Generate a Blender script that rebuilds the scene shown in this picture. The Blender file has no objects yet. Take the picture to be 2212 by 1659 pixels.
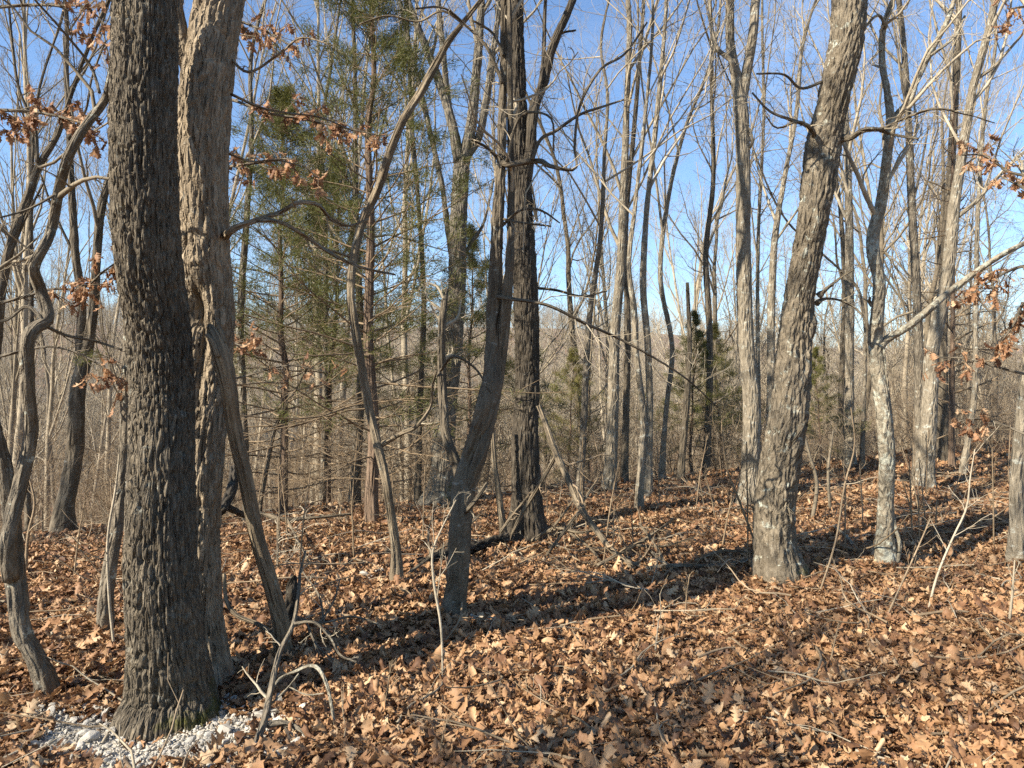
import bpy, bmesh, math, random
import numpy as np
from mathutils import Vector

random.seed(7)
RNG = np.random.default_rng(11)
scene = bpy.context.scene
COL = scene.collection

# ------------------------------------------------------------------ camera, sky, sun, exposure
FV = 1522.0                                   # focal length in units of a 2212 x 1659 picture
EYE = 1.6
cam = bpy.data.cameras.new('camera')
cam.sensor_fit = 'HORIZONTAL'; cam.sensor_width = 36.0
cam.lens = 36.0 * FV / 2212.0
cam.clip_start = 0.05; cam.clip_end = 3000
cam_o = bpy.data.objects.new('camera', cam); COL.objects.link(cam_o)
cam_o.location = (0, 0, EYE); cam_o.rotation_euler = (math.radians(90), 0, 0)
scene.camera = cam_o

SUN_EL = math.radians(35.0)
SUN_AZ = math.atan2(-0.84, -0.54)             # where the sun stands, measured from +Y towards +X
to_sun = Vector((math.sin(SUN_AZ) * math.cos(SUN_EL), math.cos(SUN_AZ) * math.cos(SUN_EL), math.sin(SUN_EL)))
sun = bpy.data.lights.new('sun', 'SUN'); sun.energy = 5.0; sun.angle = math.radians(0.53); sun.color = (1.0, 0.91, 0.79)
sun_o = bpy.data.objects.new('sun', sun); COL.objects.link(sun_o)
sun_o.rotation_euler = to_sun.to_track_quat('Z', 'Y').to_euler(); sun_o.location = (-20, -10, 20)

world = bpy.data.worlds.new('World'); scene.world = world; world.use_nodes = True
wn = world.node_tree.nodes; wl = world.node_tree.links; wn.clear()
w_out = wn.new('ShaderNodeOutputWorld'); w_bg = wn.new('ShaderNodeBackground'); w_sky = wn.new('ShaderNodeTexSky')
w_sky.sky_type = 'NISHITA'; w_sky.sun_disc = False
w_sky.sun_elevation = SUN_EL; w_sky.sun_rotation = SUN_AZ % (2 * math.pi)
w_sky.altitude = 200; w_sky.air_density = 1.15; w_sky.dust_density = 0.3; w_sky.ozone_density = 3.0
w_bg.inputs['Strength'].default_value = 0.078
# thin high cirrus over the whole sky
w_co = wn.new('ShaderNodeTexCoord'); w_map = wn.new('ShaderNodeMapping'); w_map.inputs['Scale'].default_value = (1.1, 1.1, 3.2)
w_map.inputs['Location'].default_value = (0.35, 0.2, 0.1)
w_no = wn.new('ShaderNodeTexNoise'); w_no.inputs['Scale'].default_value = 2.2; w_no.inputs['Detail'].default_value = 7; w_no.inputs['Distortion'].default_value = 0.6
w_ra = wn.new('ShaderNodeValToRGB'); w_ra.color_ramp.elements[0].position = 0.56; w_ra.color_ramp.elements[1].position = 0.85
w_ra.color_ramp.elements[1].color = (0.16, 0.16, 0.16, 1)
w_mix = wn.new('ShaderNodeMixRGB'); w_mix.inputs['Color2'].default_value = (8.5, 9.0, 9.6, 1)
wl.new(w_co.outputs['Generated'], w_map.inputs['Vector']); wl.new(w_map.outputs['Vector'], w_no.inputs['Vector'])
wl.new(w_no.outputs['Fac'], w_ra.inputs['Fac']); wl.new(w_ra.outputs['Color'], w_mix.inputs['Fac'])
w_t = wn.new('ShaderNodeMixRGB'); w_t.blend_type = 'MULTIPLY'; w_t.inputs['Fac'].default_value = 1.0; w_t.inputs['Color2'].default_value = (0.86, 1.01, 1.16, 1)
wl.new(w_sky.outputs['Color'], w_t.inputs['Color1']); wl.new(w_t.outputs['Color'], w_mix.inputs['Color1']); wl.new(w_mix.outputs['Color'], w_bg.inputs['Color'])
wl.new(w_bg.outputs['Background'], w_out.inputs['Surface'])

scene.view_settings.view_transform = 'Standard'; scene.view_settings.look = 'None'
scene.view_settings.gamma = 1.0; scene.view_settings.use_curve_mapping = False
scene.view_settings.exposure = 1.32
scene.cycles.max_bounces = 5; scene.cycles.diffuse_bounces = 2; scene.cycles.transparent_max_bounces = 8
scene.cycles.use_denoising = False

# ------------------------------------------------------------------ helpers
def px(u, v, d):
    """a point of the place seen at (u, v) of the 2212 x 1659 picture and standing d metres away"""
    return np.array([(u - 1106.0) / FV * d, d, EYE - (v - 829.5) / FV * d])

def bumps(x, y):
    return (0.035 * np.sin(x * 1.7 + 0.6 * y) + 0.03 * np.sin(y * 2.3 - x * 0.8 + 1.0) + 0.018 * np.sin(3.9 * x + 1.3) * np.sin(3.3 * y)
            + 0.012 * np.sin(7.1 * x - 2 * y) * np.sin(6.3 * y + x))

def sstep(t):
    t = np.clip(t, 0, 1); return t * t * (3 - 2 * t)

def ground(x, y):
    x = np.asarray(x, float); y = np.asarray(y, float)
    s = (y - (11.2 + 0.58 * x)) * 0.81
    p = 0.5 * (s + np.sqrt(s * s + 1.5))
    drop = 26.0 * (1 - np.exp(-0.30 * p / 26.0))
    rise = 66.0 * sstep((s - 110.0) / 330.0) + 5.0 * np.sin(x * 0.011 + 1.0) * sstep((s - 150.0) / 200.0)
    return -drop + rise + bumps(x, y) * np.exp(-np.maximum(s, 0) / 40.0) + 0.012 * np.maximum(x, 0)

def hit(u, v, dmin=1.5, dmax=40.0):
    """distance at which the line of sight through (u, v) meets the ground"""
    d = np.linspace(dmin, dmax, 4000)
    z = EYE - (v - 829.5) / FV * d
    g = ground((u - 1106.0) / FV * d, d)
    k = np.nonzero(z <= g)[0]
    if len(k): return float(d[k[0]])
    return float(d[np.argmin((z - g) / d)])

def snoise(p, seed=0):
    """smooth 3-D value noise in -1..1; p (..., 3)"""
    i = np.floor(p).astype(np.int64); f = p - i
    f = f * f * f * (f * (f * 6 - 15) + 10)
    def h(a, b, c):
        n = (a * 374761393 + b * 668265263 + c * 2147483647 + seed * 1274126177) & 0xffffffff
        n = ((n ^ (n >> 13)) * 1274126177) & 0xffffffff
        n = (n ^ (n >> 16)) & 0xffff
        return n / 32767.5 - 1.0
    x, y, z = i[..., 0], i[..., 1], i[..., 2]
    fx, fy, fz = f[..., 0], f[..., 1], f[..., 2]
    def lx(b, c): return h(x, b, c) * (1 - fx) + h(x + 1, b, c) * fx
    def ly(c): return lx(y, c) * (1 - fy) + lx(y + 1, c) * fy
    return ly(z) * (1 - fz) + ly(z + 1) * fz

def mesh_from(name, verts, quads=None, tris=None, mat=None, smooth=True, attrs=None):
    me = bpy.data.meshes.new(name)
    verts = np.ascontiguousarray(verts, np.float32)
    me.vertices.add(len(verts)); me.vertices.foreach_set('co', verts.ravel())
    nq = 0 if quads is None else len(quads); nt = 0 if tris is None else len(tris)
    idx = []
    if nq: idx.append(np.asarray(quads, np.int32).ravel())
    if nt: idx.append(np.asarray(tris, np.int32).ravel())
    idx = np.concatenate(idx)
    me.loops.add(len(idx)); me.loops.foreach_set('vertex_index', idx)
    me.polygons.add(nq + nt)
    ls = np.concatenate([np.arange(nq, dtype=np.int32) * 4, nq * 4 + np.arange(nt, dtype=np.int32) * 3]).astype(np.int32)
    me.polygons.foreach_set('loop_start', ls)
    me.polygons.foreach_set('use_smooth', np.full(nq + nt, smooth, dtype=bool))
    if attrs:
        for k, a in attrs.items():
            at = me.attributes.new(k, 'FLOAT_VECTOR', 'POINT'); at.data.foreach_set('vector', np.ascontiguousarray(a, np.float32).ravel())
    me.update(calc_edges=True); me.validate()
    if mat: me.materials.append(mat)
    return me

def link(name, data, parent=None, loc=None, rot=None, scale=None):
    o = bpy.data.objects.new(name, data); COL.objects.link(o)
    if parent is not None: o.parent = parent
    if loc is not None: o.location = loc
    if rot is not None: o.rotation_euler = rot
    if scale is not None: o.scale = scale
    return o

def tag(o, label=None, cat=None, group=None, kind=None):
    if label: o['label'] = label
    if cat: o['category'] = cat
    if group: o['group'] = group
    if kind: o['kind'] = kind
    return o

def thing(name, label, cat, loc, group=None):
    return tag(link(name, None, loc=tuple(loc)), label, cat, group)

# ------------------------------------------------------------------ materials
def new_mat(name):
    m = bpy.data.materials.new(name); m.use_nodes = True
    nt = m.node_tree; nt.nodes.clear()
    out = nt.nodes.new('ShaderNodeOutputMaterial'); b = nt.nodes.new('ShaderNodeBsdfPrincipled')
    nt.links.new(b.outputs['BSDF'], out.inputs['Surface'])
    b.inputs['Roughness'].default_value = 0.9
    b.inputs['Specular IOR Level'].default_value = 0.2
    return m, nt, b

def node(nt, t, **kw):
    n = nt.nodes.new(t)
    for k, v in kw.items():
        if k in n.inputs: n.inputs[k].default_value = v
        else: setattr(n, k, v)
    return n

def ramp(nt, fac, stops):
    r = nt.nodes.new('ShaderNodeValToRGB'); e = r.color_ramp.elements
    e[0].position, e[0].color = stops[0][0], (*stops[0][1], 1)
    e[1].position, e[1].color = stops[-1][0], (*stops[-1][1], 1)
    for p, c in stops[1:-1]:
        n = e.new(p); n.color = (*c, 1)
    nt.links.new(fac, r.inputs['Fac']); return r.outputs['Color']

def mixc(nt, fac, a, b):
    m = nt.nodes.new('ShaderNodeMixRGB')
    for s, v in (('Fac', fac), ('Color1', a), ('Color2', b)):
        if isinstance(v, (int, float)): m.inputs[s].default_value = v
        elif isinstance(v, tuple): m.inputs[s].default_value = (*v, 1)
        else: nt.links.new(v, m.inputs[s])
    return m.outputs['Color']

def bark_mat(name, dark, mid, light, lichen=0.0, lichen_col=(0.42, 0.44, 0.36), moss=0.0, fx=26.0, fz=5.0, bump=0.6, dist=0.05, moss_top=0.4):
    dark, mid, light = (tuple(np.array(c) * (1.03, 0.98, 0.88)) for c in (dark, mid, light))
    m, nt, b = new_mat(name); L = nt.links.new
    at = node(nt, 'ShaderNodeAttribute', attribute_name='bark')
    mp = node(nt, 'ShaderNodeMapping'); mp.inputs['Scale'].default_value = (fx, fx, fz); L(at.outputs['Vector'], mp.inputs['Vector'])
    n1 = node(nt, 'ShaderNodeTexNoise', Scale=1.0, Detail=3.0, Roughness=0.65, Distortion=0.4); L(mp.outputs['Vector'], n1.inputs['Vector'])
    vo = node(nt, 'ShaderNodeTexVoronoi', Scale=0.9); vo.feature = 'DISTANCE_TO_EDGE'
    wv = node(nt, 'ShaderNodeMixRGB', Fac=0.35); L(mp.outputs['Vector'], wv.inputs['Color1']); L(n1.outputs['Color'], wv.inputs['Color2']); wv.blend_type = 'ADD'
    L(wv.outputs['Color'], vo.inputs['Vector'])
    n2 = node(nt, 'ShaderNodeTexNoise', Scale=3.2, Detail=2.0, Roughness=0.6); L(at.outputs['Vector'], n2.inputs['Vector'])
    n3 = node(nt, 'ShaderNodeTexNoise', Scale=120.0, Detail=1.0); L(at.outputs['Vector'], n3.inputs['Vector'])
    col = ramp(nt, n1.outputs['Fac'], [(0.28, dark), (0.5, mid), (0.72, light)])
    var = ramp(nt, n2.outputs['Fac'], [(0.3, tuple(c * 0.75 for c in mid)), (0.7, light)])
    col = mixc(nt, 0.35, col, var)
    if lichen > 0:
        n4 = node(nt, 'ShaderNodeTexNoise', Scale=13.0, Detail=5.0, Roughness=0.72); L(at.outputs['Vector'], n4.inputs['Vector'])
        t = 0.66 - 0.2 * lichen
        lf = ramp(nt, n4.outputs['Fac'], [(t, (0, 0, 0)), (t + 0.07, (0.85, 0.85, 0.85))])
        col = mixc(nt, lf, col, lichen_col)
    if moss > 0:
        sx = node(nt, 'ShaderNodeSeparateXYZ'); L(at.outputs['Vector'], sx.inputs['Vector'])
        mr = node(nt, 'ShaderNodeMapRange'); mr.inputs['From Min'].default_value = 0.3; mr.inputs['From Max'].default_value = 0.3 + moss_top
        mr.inputs['To Min'].default_value = moss; mr.inputs['To Max'].default_value = 0.0; L(sx.outputs['Z'], mr.inputs['Value'])
        n5 = node(nt, 'ShaderNodeTexNoise', Scale=9.0, Detail=5.0, Roughness=0.7); L(at.outputs['Vector'], n5.inputs['Vector'])
        side = node(nt, 'ShaderNodeMath', operation='MULTIPLY_ADD'); side.inputs[1].default_value = 1.6; side.inputs[2].default_value = -0.10; L(sx.outputs['X'], side.inputs[0])
        ad = node(nt, 'ShaderNodeMath', operation='ADD'); L(mr.outputs['Result'], ad.inputs[0]); L(n5.outputs['Fac'], ad.inputs[1])
        ad2 = node(nt, 'ShaderNodeMath', operation='ADD'); L(ad.outputs[0], ad2.inputs[0]); L(side.outputs[0], ad2.inputs[1])
        mf = ramp(nt, ad2.outputs[0], [(0.80, (0, 0, 0)), (0.97, (0.9, 0.9, 0.9))])
        col = mixc(nt, mf, col, (0.085, 0.085, 0.018))
    L(col, b.inputs['Base Color'])
    hs = node(nt, 'ShaderNodeMath', operation='MULTIPLY_ADD'); hs.inputs[1].default_value = 1.6
    L(vo.outputs['Distance'], hs.inputs[0]); L(n1.outputs['Fac'], hs.inputs[2])
    h2 = node(nt, 'ShaderNodeMath', operation='MULTIPLY_ADD'); h2.inputs[1].default_value = 0.16
    L(n3.outputs['Fac'], h2.inputs[0]); L(hs.outputs[0], h2.inputs[2])
    bp = node(nt, 'ShaderNodeBump', Strength=1.0, Distance=dist * bump); L(h2.outputs[0], bp.inputs['Height'])
    L(bp.outputs['Normal'], b.inputs['Normal'])
    return m

def twig_mat(name, a, c, scale=6.0, bump=0.4):
    a, c = (tuple(np.array(k) * (1.04, 0.98, 0.86)) for k in (a, c))
    m, nt, b = new_mat(name); L = nt.links.new
    tc = node(nt, 'ShaderNodeTexCoord')
    n1 = node(nt, 'ShaderNodeTexNoise', Scale=scale, Detail=5.0, Roughness=0.7); L(tc.outputs['Object'], n1.inputs['Vector'])
    n2 = node(nt, 'ShaderNodeTexNoise', Scale=60.0, Detail=3.0); L(tc.outputs['Object'], n2.inputs['Vector'])
    oi = node(nt, 'ShaderNodeObjectInfo')
    col = ramp(nt, n1.outputs['Fac'], [(0.32, a), (0.68, c)])
    dk = mixc(nt, oi.outputs['Random'], (0.72, 0.70, 0.66), (1.0, 1.0, 1.0))
    mu = node(nt, 'ShaderNodeMixRGB', Fac=1.0); mu.blend_type = 'MULTIPLY'; L(col, mu.inputs['Color1']); L(dk, mu.inputs['Color2'])
    L(mu.outputs['Color'], b.inputs['Base Color'])
    bp = node(nt, 'ShaderNodeBump', Strength=bump, Distance=0.01); L(n2.outputs['Fac'], bp.inputs['Height']); L(bp.outputs['Normal'], b.inputs['Normal'])
    return m

def leaf_mat(name, stops, transl=0.25):
    m, nt, b = new_mat(name); L = nt.links.new
    oi = node(nt, 'ShaderNodeObjectInfo'); tc = node(nt, 'ShaderNodeTexCoord')
    n1 = node(nt, 'ShaderNodeTexNoise', Scale=28.0, Detail=4.0); L(tc.outputs['Object'], n1.inputs['Vector'])
    ad = node(nt, 'ShaderNodeMath', operation='MULTIPLY_ADD'); ad.inputs[1].default_value = 0.30; L(n1.outputs['Fac'], ad.inputs[0])
    sb = node(nt, 'ShaderNodeMath', operation='SUBTRACT'); sb.inputs[1].default_value = 0.15; L(oi.outputs['Random'], sb.inputs[0]); L(sb.outputs[0], ad.inputs[2])
    col = ramp(nt, ad.outputs[0], stops)
    L(col, b.inputs['Base Color']); b.inputs['Roughness'].default_value = 0.62; b.inputs['Specular IOR Level'].default_value = 0.35
    bp = node(nt, 'ShaderNodeBump', Strength=0.35, Distance=0.004); L(n1.outputs['Fac'], bp.inputs['Height']); L(bp.outputs['Normal'], b.inputs['Normal'])
    tr = node(nt, 'ShaderNodeBsdfTranslucent'); L(col, tr.inputs['Color'])
    mx = node(nt, 'ShaderNodeMixShader', Fac=transl); L(b.outputs['BSDF'], mx.inputs[1]); L(tr.outputs['BSDF'], mx.inputs[2])
    L(mx.outputs['Shader'], nt.nodes['Material Output'].inputs['Surface'])
    return m

M = {}
M['dark_oak'] = bark_mat('dark oak bark', (0.030, 0.025, 0.019), (0.105, 0.090, 0.069), (0.26, 0.23, 0.18), lichen=0.2, lichen_col=(0.24, 0.24, 0.20), moss=0.36, fx=90, fz=12, bump=0.8, moss_top=0.35)
M['white_oak'] = bark_mat('flaky grey bark', (0.07, 0.055, 0.039), (0.225, 0.185, 0.135), (0.40, 0.345, 0.265), lichen=0.15, lichen_col=(0.33, 0.32, 0.27), moss=0.2, fx=40, fz=8, bump=0.9)
M['grey'] = bark_mat('grey bark', (0.050, 0.043, 0.034), (0.135, 0.118, 0.093), (0.26, 0.232, 0.185), lichen=0.3, fx=40, fz=8, bump=0.6)
M['dark'] = bark_mat('dark ridged bark', (0.034, 0.029, 0.022), (0.105, 0.089, 0.067), (0.21, 0.183, 0.14), lichen=0.2, lichen_col=(0.28, 0.28, 0.24), fx=30, fz=4.5, bump=0.8)
M['black'] = bark_mat('blackish ridged bark', (0.020, 0.017, 0.013), (0.060, 0.051, 0.040), (0.135, 0.118, 0.092), lichen=0.12, lichen_col=(0.2, 0.2, 0.17), fx=44, fz=6, bump=0.9)
M['mossy'] = bark_mat('mossy oak bark', (0.05, 0.045, 0.035), (0.15, 0.135, 0.11), (0.30, 0.28, 0.23), lichen=0.3, moss=0.42, fx=30, fz=4.5, bump=0.8, moss_top=0.9)
M['leaning'] = bark_mat('furrowed lichened bark', (0.040, 0.034, 0.026), (0.135, 0.115, 0.086), (0.25, 0.22, 0.17), lichen=0.38, lichen_col=(0.40, 0.41, 0.33), moss=0.34, fx=30, fz=8, bump=0.8, moss_top=0.3)
M['lichen'] = bark_mat('lichen covered bark', (0.075, 0.068, 0.052), (0.20, 0.18, 0.14), (0.33, 0.30, 0.24), lichen=0.72, lichen_col=(0.37, 0.37, 0.29), fx=30, fz=12, bump=0.5)
M['pale'] = bark_mat('pale ridged bark', (0.07, 0.061, 0.048), (0.19, 0.168, 0.13), (0.34, 0.305, 0.245), lichen=0.45, lichen_col=(0.40, 0.40, 0.33), fx=34, fz=6, bump=0.6)
M['red'] = bark_mat('reddish stringy bark', (0.055, 0.038, 0.027), (0.15, 0.108, 0.078), (0.27, 0.205, 0.155), fx=40, fz=3.0, bump=0.8)
M['dead'] = bark_mat('weathered dead wood', (0.06, 0.048, 0.034), (0.17, 0.14, 0.10), (0.33, 0.28, 0.205), lichen=0.1, fx=36, fz=3.0, bump=0.8)
M['rotten'] = bark_mat('dark rotten wood', (0.012, 0.010, 0.008), (0.035, 0.03, 0.024), (0.10, 0.09, 0.075), lichen=0.3, lichen_col=(0.2, 0.22, 0.16), fx=22, fz=9, bump=1.0)
M['twig'] = twig_mat('grey twigs', (0.22, 0.195, 0.152), (0.44, 0.40, 0.325))
M['twig_dark'] = twig_mat('dark twigs', (0.12, 0.104, 0.08), (0.30, 0.265, 0.21))
M['twig_brown'] = twig_mat('brown twigs', (0.17, 0.13, 0.088), (0.34, 0.275, 0.20))
M['twig_pale'] = twig_mat('pale twigs', (0.24, 0.215, 0.17), (0.48, 0.44, 0.365))
M['far_trunk'] = twig_mat('distant bark', (0.17, 0.15, 0.118), (0.44, 0.395, 0.315), scale=2.5, bump=0.8)
M['far_dark'] = twig_mat('distant dark bark', (0.075, 0.065, 0.05), (0.24, 0.21, 0.165), scale=3.0, bump=0.8)
M['cedar'] = leaf_mat('cedar foliage', [(0.0, (0.085, 0.092, 0.022)), (0.5, (0.150, 0.148, 0.036)), (1.0, (0.23, 0.205, 0.058))], 0.35)
LEAF_STOPS = [(0.0, (0.075, 0.038, 0.019)), (0.12, (0.18, 0.090, 0.042)), (0.40, (0.31, 0.168, 0.078)), (0.80, (0.40, 0.238, 0.115)), (1.0, (0.52, 0.37, 0.215))]
M['leaf'] = leaf_mat('dry oak leaf', LEAF_STOPS, 0.18)
M['hang_leaf'] = leaf_mat('dry hanging leaf', [(0.0, (0.16, 0.074, 0.036)), (0.4, (0.33, 0.172, 0.084)), (0.75, (0.45, 0.265, 0.14)), (1.0, (0.56, 0.39, 0.23))], 0.35)

def floor_mat():
    m, nt, b = new_mat('leaf mould'); L = nt.links.new
    tc = node(nt, 'ShaderNodeTexCoord')
    vo = node(nt, 'ShaderNodeTexVoronoi', Scale=11.0); L(tc.outputs['Object'], vo.inputs['Vector'])
    no = node(nt, 'ShaderNodeTexNoise', Scale=1.1, Detail=8.0, Roughness=0.7); L(tc.outputs['Object'], no.inputs['Vector'])
    sp = node(nt, 'ShaderNodeSeparateColor'); L(vo.outputs['Color'], sp.inputs['Color'])
    c1 = ramp(nt, sp.outputs[0], [(0.0, (0.08, 0.045, 0.024)), (0.5, (0.21, 0.115, 0.055)), (1.0, (0.37, 0.225, 0.115))])
    c2 = mixc(nt, no.outputs['Fac'], c1, (0.17, 0.10, 0.055))
    L(c2, b.inputs['Base Color'])
    bp = node(nt, 'ShaderNodeBump', Strength=1.0, Distance=0.05); L(sp.outputs[1], bp.inputs['Height']); L(bp.outputs['Normal'], b.inputs['Normal'])
    return m
M['floor'] = floor_mat()

def stone_mat():
    m, nt, b = new_mat('pale limestone'); L = nt.links.new
    oi = node(nt, 'ShaderNodeObjectInfo'); tc = node(nt, 'ShaderNodeTexCoord')
    no = node(nt, 'ShaderNodeTexNoise', Scale=30.0, Detail=5.0); L(tc.outputs['Object'], no.inputs['Vector'])
    c = ramp(nt, oi.outputs['Random'], [(0.0, (0.26, 0.235, 0.19)), (0.25, (0.50, 0.46, 0.38)), (0.7, (0.66, 0.61, 0.51)), (1.0, (0.78, 0.73, 0.62))])
    c2 = mixc(nt, no.outputs['Fac'], c, (0.46, 0.42, 0.34))
    L(c2, b.inputs['Base Color'])
    bp = node(nt, 'ShaderNodeBump', Strength=0.6, Distance=0.006); L(no.outputs['Fac'], bp.inputs['Height']); L(bp.outputs['Normal'], b.inputs['Normal'])
    return m
M['stone'] = stone_mat()

# ------------------------------------------------------------------ the ground
def build_ground():
    # one sheet, fine near the camera and coarse far away
    gx = np.concatenate([-np.geomspace(8, 1500, 80)[::-1], np.linspace(-7.8, 9.8, 110), np.geomspace(10, 1500, 80)])
    gy = np.concatenate([-np.geomspace(4, 200, 22)[::-1], np.linspace(-3.8, 13.8, 110), np.geomspace(14, 1500, 130)])
    X, Y = np.meshgrid(gx, gy); Z = ground(X, Y)
    v = np.stack([X, Y, Z], -1).reshape(-1, 3); nx = len(gx); ny = len(gy)
    i = (np.arange(ny - 1)[:, None] * nx + np.arange(nx - 1)[None]).ravel()
    q = np.stack([i, i + 1, i + 1 + nx, i + nx], 1)
    o = link('forest_floor', mesh_from('forest_floor', v, quads=q, mat=M['floor']))
    return tag(o, 'leaf covered forest floor falling away beyond a low crest', kind='structure')
FLOOR = build_ground()

# ------------------------------------------------------------------ tubes and growth
def norm(a): return a / np.maximum(np.linalg.norm(a, axis=-1, keepdims=True), 1e-9)

def tubes(pts, rad, sides=3):
    """pts (M,K,3), rad (M,K) -> verts, quads"""
    Mn, K, _ = pts.shape
    t = norm(np.gradient(pts, axis=1))
    ref = np.where(np.abs(norm(pts[:, -1] - pts[:, 0])[:, 2:3]) > 0.8, np.array([[1., 0, 0]]), np.array([[0, 0, 1.]]))[:, None, :]
    e1 = norm(np.cross(np.broadcast_to(ref, t.shape), t)); e2 = np.cross(t, e1)
    th = np.arange(sides) * 2 * math.pi / sides
    ring = e1[:, :, None, :] * np.cos(th)[None, None, :, None] + e2[:, :, None, :] * np.sin(th)[None, None, :, None]
    v = pts[:, :, None, :] + ring * rad[:, :, None, None]
    base = (np.arange(Mn) * K * sides)[:, None, None]; k = (np.arange(K - 1) * sides)[None, :, None]; s = np.arange(sides)[None, None, :]; s2 = (s + 1) % sides
    a = base + k + s; b_ = base + k + s2
    q = np.stack([a, b_, b_ + sides, a + sides], -1).reshape(-1, 4)
    return v.reshape(-1, 3), q

class Twigs:
    def __init__(self): self.v = []; self.q = []; self.n = 0
    def add(self, pts, rad, sides=3):
        if len(pts) == 0: return
        v, q = tubes(pts, rad, sides); self.v.append(v); self.q.append(q + self.n); self.n += len(v)
    def mesh(self, name, mat, off=(0, 0, 0)):
        if not self.n: return None
        return mesh_from(name, np.concatenate(self.v) - np.asarray(off, float), quads=np.concatenate(self.q), mat=mat)

def grow(start, dirn, length, r0, K, wander, up, rng, tip=0.25, up2=0.0):
    Mn = len(start); step = (length / (K - 1))[:, None]
    p = np.empty((Mn, K, 3)); p[:, 0] = start; d = norm(dirn)
    drift = rng.normal(size=(Mn, 3)) * wander * 0.5
    for k in range(1, K):
        d = norm(d + rng.normal(size=(Mn, 3)) * wander + drift * 0.5 + np.array([0, 0, up + up2 * k / K]))
        p[:, k] = p[:, k - 1] + d * step
    tt = np.linspace(0, 1, K)[None]
    return p, r0[:, None] * (1 - (1 - tip) * tt ** 0.9)

def sample(pts, rad, n, t0, t1, rng, even=True):
    """n points on each polyline: positions, tangents, radii, t"""
    Mn, K, _ = pts.shape
    if even: t = t0 + (t1 - t0) * ((np.arange(n)[None] + rng.random((Mn, n))) / n)
    else: t = t0 + (t1 - t0) * rng.random((Mn, n))
    f = t * (K - 1); i = np.clip(f.astype(int), 0, K - 2); f = (f - i)[..., None]
    ar = np.arange(Mn)[:, None]
    pos = pts[ar, i] * (1 - f) + pts[ar, i + 1] * f
    tan = norm(pts[ar, i + 1] - pts[ar, i])
    r = rad[ar, i] * (1 - f[..., 0]) + rad[ar, i + 1] * f[..., 0]
    return pos.reshape(-1, 3), tan.reshape(-1, 3), r.ravel(), t.ravel()

def side_dirs(tan, ang, rng, spread=0.2):
    q = rng.normal(size=tan.shape); q = norm(q - (q * tan).sum(-1, keepdims=True) * tan)
    a = ang * (1 + spread * rng.normal(size=len(tan)))
    return tan * np.cos(a)[:, None] + q * np.sin(a)[:, None]

def spread_crown(tw, pts, rad, length, rng, levels, t0=0.35):
    """levels: list of (n, angle, len ratio, wander, up, K, sides); radii follow the parents"""
    L = length; lo = t0
    for j, (n, ang, lr, wander, up, K, sides, rmin) in enumerate(levels):
        pos, tan, r, t = sample(pts, rad, n, lo, 0.98, rng)
        Lp = np.repeat(L, n) * lr * (1.15 - 0.6 * t) * rng.uniform(0.55, 1.25, len(t))
        d = side_dirs(tan, np.full(len(t), ang), rng)
        r0 = np.maximum(r * rng.uniform(0.4, 0.62, len(t)), rmin)
        r0 = np.minimum(r0, r)
        pts, rad = grow(pos, d, Lp, r0, K, wander, up, rng, tip=0.3)
        rad = np.maximum(rad, rmin * 0.7)
        tw.add(pts, rad, sides); L = Lp; lo = 0.15

def resample(ctrl, n):
    """Catmull-Rom through control rows (any columns), n rows evenly spaced along the length of xyz"""
    c = np.asarray(ctrl, float)
    h = np.maximum(np.linalg.norm(np.diff(c[:, :3], axis=0), axis=1), 1e-6)[:, None]
    sl = np.diff(c, axis=0) / h
    m = np.vstack([sl[:1], (sl[1:] * h[:-1] + sl[:-1] * h[1:]) / (h[1:] + h[:-1]), sl[-1:]])
    out = []; t = np.linspace(0, 1, 24, endpoint=False)[:, None]
    for i in range(len(c) - 1):
        out.append((2 * t ** 3 - 3 * t ** 2 + 1) * c[i] + (t ** 3 - 2 * t ** 2 + t) * h[i] * m[i] + (-2 * t ** 3 + 3 * t ** 2) * c[i + 1] + (t ** 3 - t ** 2) * h[i] * m[i + 1])
    out = np.vstack(out + [c[-1:]])
    s = np.concatenate([[0], np.cumsum(np.linalg.norm(np.diff(out[:, :3], axis=0), axis=1))])
    u = np.linspace(0, s[-1], n)
    return np.stack([np.interp(u, s, out[:, k]) for k in range(out.shape[1])], 1), u

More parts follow.
